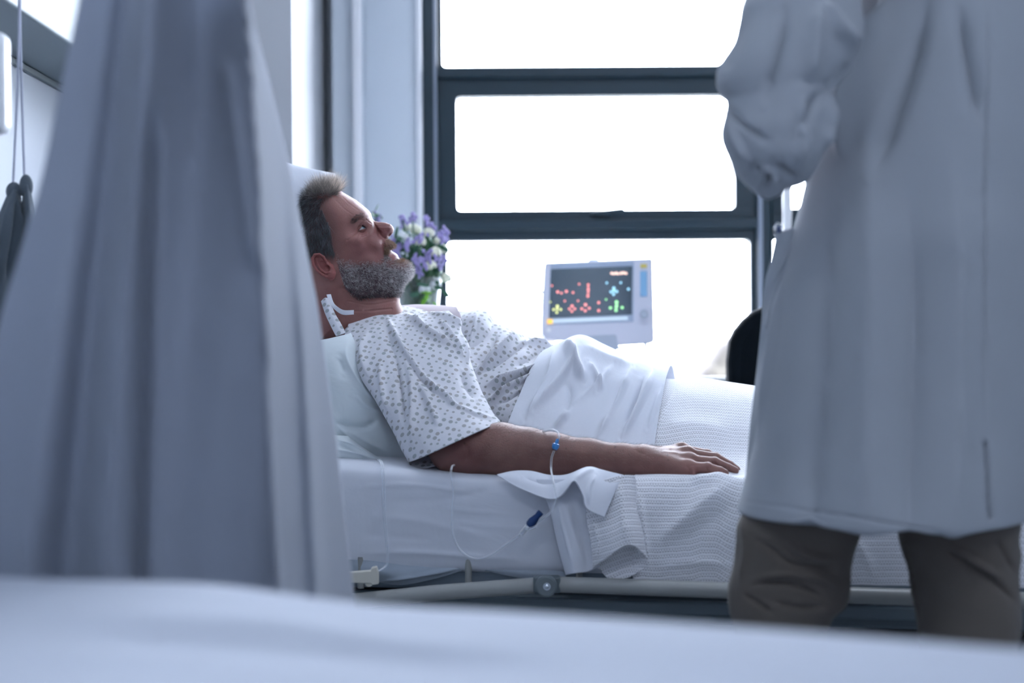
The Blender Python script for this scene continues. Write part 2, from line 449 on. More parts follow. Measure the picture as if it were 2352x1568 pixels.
def hair_mat():
    m, t, b = newmat('hair'); at = t.nodes.new('ShaderNodeAttribute'); at.attribute_name = 'tone'
    t.links.new(at.outputs['Color'], b.inputs['Base Color']); b.inputs['Roughness'].default_value = .45
    b.inputs['Specular IOR Level'].default_value = .4
    tr = t.nodes.new('ShaderNodeBsdfTranslucent'); t.links.new(at.outputs['Color'], tr.inputs[0])
    mix = t.nodes.new('ShaderNodeMixShader'); mix.inputs[0].default_value = .25
    t.links.new(b.outputs[0], mix.inputs[1]); t.links.new(tr.outputs[0], mix.inputs[2]); t.links.new(mix.outputs[0], t.nodes['Material Output'].inputs[0])
    return m
M_hair = hair_mat()
def clear_mat(name, tint=(.95, .97, .99), op=.05):
    m, t, b = newmat(name); b.inputs['Base Color'].default_value = (*tint, 1); b.inputs['Roughness'].default_value = .12
    tp = t.nodes.new('ShaderNodeBsdfTransparent'); tp.inputs[0].default_value = (*tint, 1)
    fr = t.nodes.new('ShaderNodeLayerWeight'); fr.inputs[0].default_value = .45
    f = math1(t, 'MINIMUM', math1(t, 'ADD', fr.outputs['Facing'], op), 1)
    mm = t.nodes.new('ShaderNodeMixShader'); t.links.new(f, mm.inputs[0]); t.links.new(tp.outputs[0], mm.inputs[1]); t.links.new(b.outputs[0], mm.inputs[2])
    t.links.new(mm.outputs[0], t.nodes['Material Output'].inputs[0]); return m
M_clear = clear_mat('clear tubing')
M_glass = newmat('window glass')[0]
def _glass():
    t = M_glass.node_tree; t.nodes.clear(); o = t.nodes.new('ShaderNodeOutputMaterial'); tp = t.nodes.new('ShaderNodeBsdfTransparent')
    tp.inputs[0].default_value = (.97, .99, 1, 1); g = t.nodes.new('ShaderNodeBsdfGlossy'); g.inputs['Roughness'].default_value = .02
    fr = t.nodes.new('ShaderNodeFresnel'); fr.inputs[0].default_value = 1.25; mm = t.nodes.new('ShaderNodeMixShader')
    t.links.new(fr.outputs[0], mm.inputs[0]); t.links.new(tp.outputs[0], mm.inputs[1]); t.links.new(g.outputs[0], mm.inputs[2]); t.links.new(mm.outputs[0], o.inputs[0])
_glass()
def emit(name, col, s):
    m, t, b = newmat(name); b.inputs['Base Color'].default_value = (*[c*.3 for c in col], 1)
    b.inputs['Emission Color'].default_value = (*col, 1); b.inputs['Emission Strength'].default_value = s; return m

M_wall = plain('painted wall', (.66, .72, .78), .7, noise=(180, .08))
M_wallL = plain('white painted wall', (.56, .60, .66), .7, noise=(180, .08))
M_ceil = plain('ceiling paint', (.78, .81, .85), .8)
M_floor = plain('grey vinyl floor', (.34, .38, .42), .35, noise=(40, .1))
M_frame = plain('slate blue window frame', (.006, .024, .038), .42, spec=.5)
M_trim = plain('white trim', (.82, .84, .88), .5)
M_beige = plain('grey beige enamel tube', (.29, .30, .29), .35)
M_hinge = plain('dark grey plastic', (.10, .13, .145), .45)
M_steel = plain('steel', (.6, .65, .7), .25, 1)
M_deck = plain('bed deck paint', (.09, .12, .14), .5)
M_black = plain('black upholstery', (.002, .004, .006), .95, spec=.08)
M_casing = plain('pale grey plastic', (.62, .65, .74), .4)
M_casing2 = plain('mid grey plastic', (.40, .46, .54), .45)
M_screen = plain('dark screen', (.045, .075, .10), .12, coat=1)
M_cream = plain('cream plastic', (.62, .60, .52), .4)
M_whitep = plain('white plastic', (.82, .84, .86), .35)

# ------------------------------------------------------------------ the room
DW = 4.3                              # the window wall
XL = -1.0                             # the wall behind the bed heads
def X(px, d): return (px-1176)/FPX*d
def Z(py, d): return CAMZ+(784-py)/FPX*d
ZC = 2.75
def sbox(name, lo, hi, mat, bevel=0, kind='structure', parent=None):
    b = MB(); b.box(lo, hi); o = b.build(name, mat, parent, bevel, smooth=bool(bevel))
    if kind and not parent: o['kind'] = kind
    return o
sbox('floor', (-3.2, -3.0, -.05), (4.2, DW+.3, 0), M_floor)
sbox('ceiling', (-3.2, -.9, ZC), (4.2, DW+.3, ZC+.1), M_ceil)
xw0 = P(966, 300, DW)[0]; xw1 = P(2600, 300, DW)[0]
zs = P(1400, 886, DW)[2]; zt = 2.45
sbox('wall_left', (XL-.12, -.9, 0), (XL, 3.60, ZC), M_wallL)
b = MB(); xc = P(752, 200, DW)[0]
b.box((XL-.12, 3.601, 0), (xc, DW+.05, ZC))
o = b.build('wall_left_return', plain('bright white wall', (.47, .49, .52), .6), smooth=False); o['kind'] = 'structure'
b = MB(); b.box((xc+.001, DW, 0), (xw0, DW+.28, ZC)); b.box((xw0, DW, 0), (xw1, DW+.28, zs-.012)); b.box((xw0, DW, zt), (xw1, DW+.28, ZC)); b.box((xw1, DW, 0), (4.1, DW+.28, ZC))
o = b.build('wall_back', M_wall, smooth=False); o['kind'] = 'structure'
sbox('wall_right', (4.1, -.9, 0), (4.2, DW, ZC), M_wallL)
# the boxed pier and the pale strip beside the bed head corner
sbox('trim_1', (P(762, 200, 4.16)[0], 4.16, 0), (P(829, 200, 4.16)[0], DW-.002, ZC), M_wall, .004)
sbox('trim_2', (P(809, 200, 4.12)[0], 4.12, 0), (P(829, 200, 4.12)[0], 4.158, ZC), M_trim, .006)
sbox('trim_3', (xw0-.012, DW-.02, zs), (xw0+.004, DW-.002, zt), M_trim, .003)
sbox('trim_4', (xw0, DW-.05, zs-.03), (xw1, DW+.2, zs-.001), M_trim, .004)      # window sill

# windows: frames at depth DF
DF = 4.46
def wx(px): return P(px, 350, DF)[0]
def wz(py): return P(1350, py, DF)[2]
def pane(mb, gl, x0, x1, z0, z1, bw, y0=DF-.02, y1=DF+.03):
    """sash of width bw around an opening x0..x1, z0..z1"""
    (l, r, bo, tp) = bw
    mb.box((x0-l, y0, z0-bo), (x0, y1, z1+tp)); mb.box((x1, y0, z0-bo), (x1+r, y1, z1+tp))
    mb.box((x0, y0, z0-bo), (x1, y1, z0)); mb.box((x0, y0, z1), (x1, y1, z1+tp))
    for sx, xx in ((1, x0), (-1, x1)):           # rounded corners of the opening
        for sz, zz in ((1, z0), (-1, z1)):
            rr = .012; pts = [(xx, y0, zz)]+[(xx+sx*(rr-rr*math.sin(a)), y0, zz+sz*(rr-rr*math.cos(a))) for a in np.linspace(0, math.pi/2, 6)]
            n = len(pts); mb.add(pts+[(p[0], y1, p[2]) for p in pts], [tuple(range(n)), tuple(range(2*n-1, n-1, -1))]+[(i, (i+1) % n, n+(i+1) % n, n+i) for i in range(n)])
    gl.box((x0-.004, DF+.004, z0-.004), (x1+.004, DF+.010, z1+.004))
def window(name, xo0, cols, label):
    """outer frame edges then the three openings"""
    w = empty(name, (xo0, DF, zs), None, None); w['kind'] = 'structure'
    return w
for wi, dx in enumerate((0, wx(1763)-wx(1018))):
    w = empty('window_%d' % (wi+1), (wx(980)+dx, DF, zs), None, None); w['kind'] = 'structure'
    xa, xb = (wx(972) if wi == 0 else wx(1765)+.001), wx(1746)+dx
    b = MB()
    b.box((xa, DF-.05, zs), (wx(1008)+dx if wi == 0 else xa+.004, DF+.06, zt)); b.box((wx(1732)+dx, DF-.05, zs), (wx(1765)+dx-.001, DF+.06, zt))
    b.box((xa, DF-.05, zt-.03), (xb, DF+.06, zt)); b.box((xa, DF-.05, zs), (xb, DF+.06, wz(877)))
    b.box((xa, DF-.045, wz(181)), (xb, DF+.05, wz(158))); b.box((xa, DF-.045, wz(530)), (xb, DF+.05, wz(505)))
    b.build('window_frame', M_frame, w, .004)
    b = MB()
    if wi == 0: b.box((wx(999), DF-.056, zs), (wx(1006), DF-.049, zt))
    b.box((wx(1734)+dx, DF-.056, zs), (wx(1744)+dx, DF-.049, zt))
    b.build('frame_glare_strip', plain('pale glare strip', (.25, .29, .36), .25), w, .002)  # glare along the frame, put in as a paler strip
    gl = MB()
    for (px0, px1, py0, py1, bw) in ((1018, 1718, -420, 154, (11, 14, 22, 20)), (1050, 1685, 222, 483, (43, 48, 40, 44)), (1026, 1718, 553, 868, (20, 14, 8, 34))):
        s = MB(); q = [v*DF/FPX for v in bw]; pane(s, gl, wx(px0)+dx, wx(px1)+dx, wz(py1), min(wz(py0), zt-.03), q)
        s.build('sash', M_frame, w, .003)
    gl.build('pane', M_glass, w, smooth=False)
    h = MB(); hx = wx(1378)+dx; h.box((hx-.03, DF-.05, wz(497)), (hx+.03, DF-.018, wz(489))); h.tube([(hx-.02, DF-.06, wz(492)), (hx+.07, DF-.065, wz(486))], .006, 8)
    h.build('window_handle', M_frame, w, .002)

# outside: ground and the hazy trees far below the storey
sbox('terrain', (-120, 25, -14.2), (120, 160, -14), plain('pale ground', (.30, .30, .26), .9))
M_tree = plain('haze paled foliage', (.52, .47, .45), .9)  # haze over the distant trees is put into this pale colour
rt = np.random.RandomState(5)
first = None
for i, (px, top, wpx, d) in enumerate([(1640, 758, 150, 62), (1540, 800, 140, 75), (1210, 748, 150, 70), (1110, 760, 150, 64), (1320, 800, 170, 80),]):
    c = P(px, top, d); r = wpx*.5/FPX*d
    b = MB()
    for k in range(16):
        a = rt.rand()*6.28; rr = r*(.3+.45*rt.rand()); b.ball((c[0]+math.cos(a)*r*.55, d+math.sin(a)*r*.5, c[2]-rr-rt.rand()*r*1.6), (rr, rr, rr*.85), 7)
    t_ = empty('tree', (c[0], d, -14), ['pale hazy broad tree outside the window, right of the monitor', 'low hazy tree outside, right of the monitor foot', 'hazy tree outside, just left of the monitor', 'hazy tree outside above the patient\'s chest', 'hazy tree outside behind the monitor', ][i], 'tree', 'hazy trees outside the window')
    b.build('foliage', M_tree, t_)
    b = MB(); b.tube([(c[0], d, -14), (c[0], d, c[2]-r)], .4, 8); b.build('trunk', M_tree, t_)

# bed head trunking on the left wall with its lamp
t_ = empty('bedhead_trunking', (XL, 2.6, 1.3), 'grey horizontal service trunking with bright lamp on wall, top left corner', 'wall unit')
z0 = P(75, 160, FPX*(-XL)/1101)[2]
b = MB(); b.box((XL+.002, .6, z0), (XL+.16, 3.59, z0+.19)); b.build('housing', plain('grey trunking', (.16, .20, .22), .5), t_, .006)
b = MB(); b.box((XL+.002, .6, z0+.191), (XL+.12, 3.58, z0+.27)); b.build('lamp_diffuser', emit('lamp diffuser', (.9, .95, 1), 1.0), t_, .01)
b = MB(); b.box((XL+.002, .6, z0-.014), (XL+.012, 3.59, z0-.001)); b.build('edge_strip', M_hinge, t_, .002)
# unseen ceiling lights, added as overhead fill for the beds
for i, (x, y) in enumerate([(-.2, .3), (1.6, .3), (.6, 2.6)]):
    t_ = empty('ceiling_fill_light', (x, y, ZC), 'unseen square ceiling light added as fill above the beds', 'ceiling light', 'added ceiling fill lights')
    b = MB(); b.box((x-.3, y-.3, ZC-.02), (x+.3, y+.3, ZC-.001)); b.build('frame', M_trim, t_, .003)
    b = MB(); b.box((x-.27, y-.27, ZC-.026), (x+.27, y+.27, ZC-.019)); b.build('diffuser', emit('ceiling diffuser', (.86, .94, 1.08), CEIL_FILL), t_, .002)
# ------------------------------------------------------------------ the patient's bed
BA = math.radians(9.0)
def B(s, t, z): return np.array([s*math.cos(BA)+t*math.sin(BA), 2.53-s*math.sin(BA)+t*math.cos(BA), z])
def bedbox(mb, s0, s1, t0, t1, z0, z1): mb.box((s0, t0, z0), (s1, t1, z1), lambda p: B(*p))
bed = empty('hospital_bed', tuple(B(.1, .45, 0)), 'patient\'s hospital bed frame with grey beige folded side rail beneath the white mattress', 'bed')
b = MB(); bedbox(b, -.95, 1.25, .02, .88, .43, .478); b.build('deck', M_deck, bed, .006)
b = MB(); bedbox(b, -.9, 1.2, .12, .78, .30, .36); bedbox(b, -.5, .9, .2, .7, .14, .2); b.build('underframe', M_deck, bed, .01)
for s in (-.45, .75):
    for t in (.25, .65): b = MB(); b.tube([B(s, t, .18), B(s+.18, t, .44)], .022, 10); b.build('lifting_arm', M_beige, bed)
for s in (-.85, 1.1):
    for t in (.12, .78):
        b = MB(); b.tube([B(s, t, .09), B(s, t, .44)], .024, 12); l = b.build('leg', M_beige, bed)
        b = MB(); c = B(s, t, .06); b.tube([c-B(0, .014, 0)+B(0, 0, 0), c+B(0, .014, 0)-B(0, 0, 0)], .06, 24); b.build('castor', M_hinge, l, .004)
for s in (-.985, 1.265):
    b = MB(); bedbox(b, s-.012, s+.012, .02, .88, .42, 1.0 if s < 0 else .83); b.build('headboard' if s < 0 else 'footboard', M_casing, bed, .01)
# folded side rail with its hinge
def R_(px, py, d): return P(px, py, d)
hd = 2.462
b = MB(); b.tube([R_(1286, 1342, hd), R_(1600, 1353, 2.412), R_(2000, 1368, 2.35), R_(2500, 1384, 2.27)], .0138, 20); b.build('side_rail', M_beige, bed)
b = MB(); b.tube([R_(1228, 1344, hd+.004), R_(1000, 1361, 2.50), R_(700, 1392, 2.55)], .0138, 20); b.build('side_rail', M_beige, bed)
b = MB(); c = R_(1256, 1341, hd); s_ = hd/FPX
b.box((c[0]-31*s_, hd-.014, c[2]-19*s_), (c[0]+31*s_, hd+.014, c[2]+19*s_)); hg = b.build('hinge_bracket', M_hinge, bed, .004)
b = MB(); b.tube([(c[0]-2*s_, hd-.024, c[2]), (c[0]-2*s_, hd-.012, c[2])], .0185, 32); b.tube([(c[0]-2*s_, hd-.026, c[2]), (c[0]-2*s_, hd-.0235, c[2])], .0165, 32); b.build('hinge_disc', plain('hinge disc', (.13, .16, .175), .4), hg, .0015)
b = MB(); cc = R_(1256, 1347, hd-.029); b.tube([(cc[0], hd-.0285, cc[2]), (cc[0], hd-.025, cc[2])], .0065, 20); b.ball((cc[0], hd-.0285, cc[2]), (.0042, .003, .0042), 8); b.build('screw', M_steel, hg)
for px in (829, 1076, 1330):
    d = 2.545-(px-1000)*.00012; b = MB(); b.tube([R_(px, 1278, d), R_(px, 1350, d)], .0062, 12); b.build('rail_post', M_beige, bed)
b = MB(); bedbox(b, -.9, 1.24, -.03, -.005, .455, .478); b.build('rail_guide', M_deck, bed, .004)

mt = empty('mattress', tuple(B(.1, .45, .48)), 'grey mattress of the patient\'s bed, seen under the sheet edge', 'mattress')
b = MB(); bedbox(b, -.93, 1.22, .012, .885, .4795, .684); b.build('core', M_grey, mt, .03)

def cs_sheet(s):
    zt_ = .712-.026*np.clip((s+.35)/.35, 0, 1)
    return [(.905, .50), (.91, .60), (.90, zt_-.02), (.86, zt_), (.6, zt_+.002), (.35, zt_+.002), (.12, zt_+.001), (.03, zt_), (.0, zt_-.004), (-.012, zt_-.022), (-.014, .62), (-.012, .56), (-.006, .528), (.012, .519), (.05, .5165)]
G = [[B(s, t, z) for t, z in cs_sheet(s)] for s in np.linspace(-.96, 1.23, 14)]
fold = [([(800, 1120), (950, 1113), (1100, 1135)], 5, .002), ([(1010, 1166), (1100, 1175), (1200, 1182)], 4, .0018), ([(1030, 1196), (1140, 1209), (1260, 1215)], 4, .0022),
        ([(820, 1270), (960, 1268), (1200, 1285)], 9, .0035), ([(830, 1180), (980, 1200), (1150, 1240)], 14, .002), ([(880, 1150), (1000, 1148), (1150, 1120)], 12, -.002),
        ([(1130, 1105), (1190, 1112), (1250, 1130)], 5, .002), ([(820, 1225), (1000, 1240)], 12, -.002)]
o = patch('fitted_sheet', G, 420, 200, M_sheet, world=True, cs=fold, noise=[(3, 14, .0016, (1, 1, 1)), (4, 40, .0006, (.5, 1, 1.5))], thick=.002)
tag(o, 'white sheet stretched smooth over the patient\'s mattress, bare along its side', 'sheet')
# slack tail of the sheet below the mattress edge
tl = MB()
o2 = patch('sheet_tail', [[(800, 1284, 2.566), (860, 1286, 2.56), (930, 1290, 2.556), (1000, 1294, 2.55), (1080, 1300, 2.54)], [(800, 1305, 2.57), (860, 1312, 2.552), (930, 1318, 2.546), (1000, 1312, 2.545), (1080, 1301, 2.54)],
                          [(800, 1328, 2.575), (860, 1334, 2.565), (920, 1343, 2.556), (1000, 1328, 2.55), (1085, 1302, 2.54)]], 40, 90, M_sheet_shaded, cs=[([(870, 1335), (960, 1322), (1060, 1304)], 5, .004)], thick=.0015)
o3 = patch('sheet_tail', [[(1080, 1300, 2.538), (1150, 1303, 2.53), (1230, 1308, 2.52), (1300, 1312, 2.51)], [(1084, 1303, 2.538), (1160, 1312, 2.528), (1230, 1320, 2.52), (1300, 1326, 2.51)], [(1088, 1304, 2.54), (1170, 1322, 2.53), (1230, 1332, 2.525), (1300, 1340, 2.515)]], 30, 60, M_sheet_shaded, thick=.0015)
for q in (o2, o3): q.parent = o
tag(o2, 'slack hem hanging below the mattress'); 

SX = [.0, .045, .18, .254, .318, .436, .6, .8, .98, 1.08, 1.16, 1.2]
SZ = [.90, .935, .885, .868, .846, .83, .806, .795, .80, .86, .80, .715]
def pk(s): return float(np.interp(s, SX, SZ))
def cs_cover(s, off=0, tmin=-.04):
    p = pk(s)+off-(.012*min(1, max(0, (.30-s)/.05)) if off == 0 else 0); h = p-.70
    base = [(.955, .50), (.95, .62), (.93, .70), (.84, .705+.08*h), (.66, .70+.62*h), (.52, .70+.93*h), (.42, p), (.31, .70+.84*h), (.22, .70+.5*h), (.15, .695+.2*h), (.09, .693+.04*h+off*.5), (.04, .6905+off), (.0, .690+off), (-.018-off, .674), (-.03-off, .64), (-.036-off, .58), (-.038-off, .515)]
    return [q for q in base if q[0] > tmin]
# cellular blanket
G = [[B(s, t, z-(.012*min(1, max(0, (.31-s)/.05)) if t > .06 else 0)) for t, z in cs_cover(s)] for s in [.215, .26, .318, .38, .436, .52, .6, .7, .8, .9, .98, 1.04, 1.08, 1.16, 1.2, 1.235]]
bf = [([(1700, 1098), (1640, 1135), (1560, 1200), (1490, 1265)], 26, .010), ([(1690, 1150), (1620, 1205), (1540, 1262)], 22, -.004), ([(1580, 1105), (1640, 1100), (1700, 1075)], 12, .008),
      ([(1500, 1300), (1600, 1290), (1690, 1300)], 14, .005), ([(1690, 1000), (1600, 980), (1500, 990)], 30, .006), ([(1960, 1230), (1990, 1280), (2010, 1330)], 14, .006), ([(1470, 1130), (1480, 1220), (1492, 1310)], 10, .006),
      ([(1550, 900), (1530, 940), (1502, 1000)], 8, .004)]
blk = patch('cellular_blanket', G, 420, 330, M_blanket, world=True, cs=bf, noise=[(11, 9, .005, (1, 1, 1)), (12, 28, .0018, (1, 1, 1))], thick=.0045)
tag(blk, 'white cellular blanket with rows of small holes over the patient\'s legs', 'blanket')
# blanket corner turned back at the near edge
o2 = patch('turned_corner', [[(1345, 1118, 2.470), (1392, 1100, 2.462), (1428, 1092, 2.462), (1456, 1091, 2.475)], [(1349, 1190, 2.462), (1395, 1180, 2.448), (1437, 1165, 2.447), (1466, 1165, 2.470)],
                             [(1360, 1250, 2.460), (1400, 1236, 2.436), (1444, 1222, 2.430), (1481, 1226, 2.458)], [(1364, 1303, 2.468), (1400, 1277, 2.434), (1446, 1251, 2.424), (1490, 1287, 2.452)]], 90, 80, M_blanket, swap=True,
           cs=[([(1420, 1100), (1430, 1180), (1440, 1250)], 14, .006), ([(1360, 1180), (1378, 1250), (1372, 1296)], 6, .003)], thick=.006)
o3 = patch('turned_corner', [[(1362, 1295, 2.472), (1400, 1262, 2.462), (1446, 1245, 2.456), (1491, 1280, 2.458)], [(1380, 1308, 2.474), (1406, 1298, 2.468), (1446, 1285, 2.464), (1492, 1290, 2.458)], [(1384, 1312, 2.476), (1406, 1333, 2.460), (1444, 1326, 2.452), (1488, 1300, 2.454)]], 40, 60, M_blanket, swap=True, thick=.005)
for q in (o2, o3): q.parent = blk

# top sheet: the white band folded over the blanket, and its corner hanging below the arm
def edge(s, t):      # left edge wanders
    return s+.012*math.sin(t*26+1)*max(0, 1-abs(s)/.05)
rows = [-.012, .02, .06, .11, .16, .21, .255]
G = []
for s in rows:
    r = []
    for t, z in cs_cover(max(s, .0), .010, .07):
        sh = .075*(t-.3)/.3 if t < .3 else .02*min(1, (t-.3)/.15)
        ss = s+sh*(1-max(0, s)/.4)-.0
        lift = .0 if s > 0 else -.012*0
        r.append(B(ss, t, z+lift))
    G.append(r)
sf = [([(1275, 800), (1262, 860), (1235, 910), (1205, 965)], 8, .006), ([(1302, 780), (1318, 830), (1345, 880)], 10, .014), ([(1325, 800), (1300, 850), (1262, 900), (1225, 940)], 9, .010), ([(1350, 830), (1378, 880), (1372, 900)], 7, .007),
      ([(1410, 835), (1370, 880), (1320, 925), (1262, 1000)], 9, .010), ([(1395, 850), (1340, 905), (1290, 960)], 8, -.008),
      ([(1450, 840), (1425, 900), (1395, 960), (1370, 1010)], 8, .009), ([(1432, 870), (1408, 930), (1385, 985)], 7, -.007), ([(1500, 850), (1478, 905), (1450, 965), (1425, 1010)], 8, .009),
      ([(1480, 865), (1460, 920), (1432, 985)], 7, -.007), ([(1520, 890), (1506, 930), (1488, 985)], 7, .004), ([(1300, 870), (1312, 900), (1300, 960)], 10, -.006), ([(1330, 790), (1400, 822), (1460, 842)], 12, .004)]
ts = patch('top_sheet', G, 260, 260, M_sheet, world=True, cs=sf, ck=1.8, noise=[(21, 16, .0035, (1, 1, 1)), (22, 45, .0008, (1, 1, 1))], thick=.0022)
tag(ts, 'smooth white top sheet folded back over the blanket across the patient\'s waist', 'sheet')
o2 = patch('sheet_corner', [[(1142, 1090, 2.515), (1180, 1082, 2.51), (1220, 1082, 2.51), (1262, 1091, 2.505), (1302, 1090, 2.50), (1348, 1073, 2.49), (1378, 1078, 2.485), (1406, 1085, 2.475), (1432, 1091, 2.465)],
                            [(1144, 1092, 2.505), (1180, 1096, 2.495), (1218, 1106, 2.488), (1262, 1118, 2.48), (1296, 1112, 2.47), (1334, 1086, 2.455), (1362, 1105, 2.452), (1385, 1120, 2.450), (1418, 1118, 2.450)],
                            [(1146, 1093, 2.503), (1176, 1112, 2.488), (1214, 1130, 2.478), (1262, 1146, 2.465), (1290, 1138, 2.456), (1318, 1105, 2.436), (1338, 1136, 2.432), (1347, 1167, 2.430), (1387, 1188, 2.432)]], 70, 170, M_sheet,
           cs=[([(1318, 1106), (1345, 1085), (1368, 1078)], 5, .004), ([(1368, 1090), (1352, 1120), (1352, 1160)], 5, .004), ([(1200, 1095), (1240, 1108), (1262, 1110)], 6, -.003)], thick=.0022)
o3 = patch('sheet_corner', [[(1232, 1100, 2.492), (1270, 1100, 2.486), (1310, 1100, 2.482), (1350, 1100, 2.482)], [(1262, 1165, 2.482), (1292, 1165, 2.472), (1322, 1165, 2.476), (1352, 1165, 2.476)], [(1280, 1245, 2.480), (1310, 1243, 2.464), (1340, 1240, 2.474), (1366, 1236, 2.474)], [(1300, 1320, 2.474), (1320, 1316, 2.458), (1350, 1312, 2.468), (1378, 1300, 2.47)]], 90, 60, M_sheet,
           cs=[([(1282, 1160), (1302, 1240), (1320, 1312)], 4, .003), ([(1300, 1160), (1322, 1250), (1345, 1300)], 10, .004)], thick=.0022)
for q in (o2, o3): q.parent = ts

# ------------------------------------------------------------------ pillows
def pillow(name, quad, D, th, label, cs=(), seed=1, tilt=0, group=None, yaw=0, mat=None):
    """soft stuffed pillow spanning four (px, py) corners, standing at depth D"""
    n = 70; u = np.linspace(-1, 1, n); U, V = np.meshgrid(u, u, indexing='ij')
    q = np.array(quad, float)                      # TL TR BR BL
    a, c = (U+1)/2, (V+1)/2
    pin = 1-.06*(1-np.abs(U)**2)*np.abs(V)**6; pin2 = 1-.06*(1-np.abs(V)**2)*np.abs(U)**6
    a = .5+(a-.5)*pin2; c = .5+(c-.5)*pin
    xy = (q[0]*((1-a)*(1-c))[..., None]+q[1]*(a*(1-c))[..., None]+q[2]*(a*c)[..., None]+q[3]*((1-a)*c)[..., None])
    T = th/2*((1-np.abs(U)**3.2)*(1-np.abs(V)**3.2))**.55
    out = []
    for sgn in (-1, 1):
        d = D+tilt*(c-.5)*2+yaw*(a-.5)*2
        G = PP(np.stack([xy[..., 0], xy[..., 1], np.broadcast_to(d, U.shape)], -1))
        N = np.array([0, -1., .15]); N /= np.linalg.norm(N)
        h = T*1.0
        if sgn == -1:
            h = h+(creases(pix(G.reshape(-1, 3)), cs).reshape(n, n))*np.clip(T/(th*.2), 0, 1)
            h = h+.004*wav(G.reshape(-1, 3), seed, 22).reshape(n, n)*np.clip(T/(th*.3), 0, 1)
        out.append(G+N*(-sgn)*h[..., None])
    F0 = []; V_ = np.concatenate([out[0].reshape(-1, 3), out[1].reshape(-1, 3)])
    i, j = np.meshgrid(np.arange(n-1), np.arange(n-1), indexing='ij')
    f = np.stack([i*n+j, i*n+j+1, (i+1)*n+j+1, (i+1)*n+j], -1).reshape(-1, 4)
    me = npmesh(name, V_, np.concatenate([f, f[:, ::-1]+n*n]))
    import bmesh
    bm = bmesh.new(); bm.from_mesh(me); bmesh.ops.remove_doubles(bm, verts=bm.verts, dist=.0006); bmesh.ops.recalc_face_normals(bm, faces=bm.faces); bm.to_mesh(me); bm.free()
    o = link(name, me, mat or M_pillow)
    m = o.modifiers.new('sub', 'SUBSURF'); m.levels = m.render_levels = 1
    return tag(o, label, 'pillow', group)
pillow('pillow', [(560, 330), (772, 396), (756, 800), (560, 820)], 2.985, .17, 'bright white pillow standing behind the patient\'s head, beside the curtain edge', seed=2, mat=M_sheet,
       cs=[([(700, 360), (740, 400), (770, 440)], 10, .006)])
pillow('pillow', [(610, 790), (806, 762), (968, 1072), (690, 1085)], 2.80, .15, 'plump pale pillow wedged upright under the patient\'s shoulder', seed=3,
       cs=[([(806, 770), (806, 830), (846, 900), (900, 960)], 10, .010), ([(880, 962), (850, 985), (810, 985), (770, 975)], 7, -.012), ([(900, 950), (860, 945), (825, 915)], 7, .010), ([(800, 990), (850, 1020), (900, 1045)], 8, .006),
           ([(770, 950), (800, 1000), (850, 1040), (870, 1062)], 8, .006), ([(785, 830), (800, 870)], 8, -.006)])
pillow('pillow', [(600, 985), (800, 1000), (905, 1068), (600, 1072)], 2.72, .07, 'flat creased pillow lying lowest on the mattress beside the curtain', seed=6,
       cs=[([(775, 1010), (820, 1025), (870, 1056)], 5, .008), ([(775, 1035), (820, 1042), (860, 1056)], 5, .007), ([(780, 1022), (830, 1045)], 4, -.006)])
b = MB()
pillow('pillow', [(560, 700), (850, 780), (1010, 1075), (600, 1075)], 3.0, .17, 'large pillow propping the patient\'s back, behind the plump shoulder pillow', seed=8)

# ------------------------------------------------------------------ infusion lines
def line(px, n=60): return [Vector(p) for p in PP(cr1(px, n))]
t_ = empty('infusion_line', tuple(P(1270, 1290, 2.5)), 'clear infusion tube looping over the forearm, with blue connector and dark blue clamp', 'tube')
b = MB()
L1 = line([(1236, 996, 2.585), (1252, 990, 2.56), (1268, 987, 2.545), (1280, 992, 2.535), (1284, 1003, 2.53), (1280, 1012, 2.53)])
L2 = line([(1273, 1034, 2.528), (1267, 1052, 2.526), (1266, 1078, 2.515), (1270, 1100, 2.475), (1276, 1130, 2.455), (1276, 1152, 2.45), (1262, 1178, 2.455), (1240, 1196, 2.468), (1226, 1206, 2.472)])
L3 = line([(1196, 1226, 2.476), (1160, 1252, 2.482), (1125, 1276, 2.488), (1090, 1283, 2.494), (1058, 1264, 2.50), (1040, 1225, 2.508), (1037, 1180, 2.51), (1041, 1130, 2.515), (1036, 1090, 2.518), (1038, 1072, 2.528), (1043, 1068, 2.55)], 90)
for L in (L1, L2, L3):
    b = MB(); b.tube(L, .0019, 10); b.build('tube', M_clear, t_)
M_bluec = plain('blue connector', (.03, .22, .55), .3, coat=.5); M_blue2 = plain('dark blue cap', (.006, .035, .14), .4)
def axis(a, c): a = Vector(a); c = Vector(c); return a, (c-a)
a0, dv = axis(P(1281, 1008, 2.53), P(1272, 1038, 2.526))
b = MB(); b.tube([a0, a0+dv*.34, a0+dv*.36], [.0024, .0036, .0036], 16)
b.tube([a0+dv*.34, a0+dv*.40, a0+dv*.46, a0+dv*.50, a0+dv*.54, a0+dv*.62, a0+dv*.80], [.0040, .0064, .0066, .0058, .0066, .0064, .0040], 20); b.build('connector', M_bluec, t_)
a0, dv = axis(P(1196, 1228, 2.474), P(1242, 1176, 2.468))
b = MB(); b.tube([a0, a0+dv*.44], [.0046, .0052], 16); b.build('clear_port', M_clear, t_)
b = MB(); b.tube([a0+dv*.40, a0+dv*.46, a0+dv*.60, a0+dv*.84, a0+dv*.88, a0+dv*1.0], [.0060, .0078, .0080, .0052, .0056, .0058], 18); b.build('clamp_cap', M_blue2, t_)
b = MB(); b.tube([P(1206, 1212, 2.47), P(1214, 1216, 2.464), P(1230, 1210, 2.466)], [.003, .0034, .0025], 10); b.build('side_arm', M_clear, t_)
t_ = empty('infusion_line', tuple(P(888, 1300, 2.53)), 'thin clear double tube hanging down the mattress side from the pillow, near the curtain', 'tube')
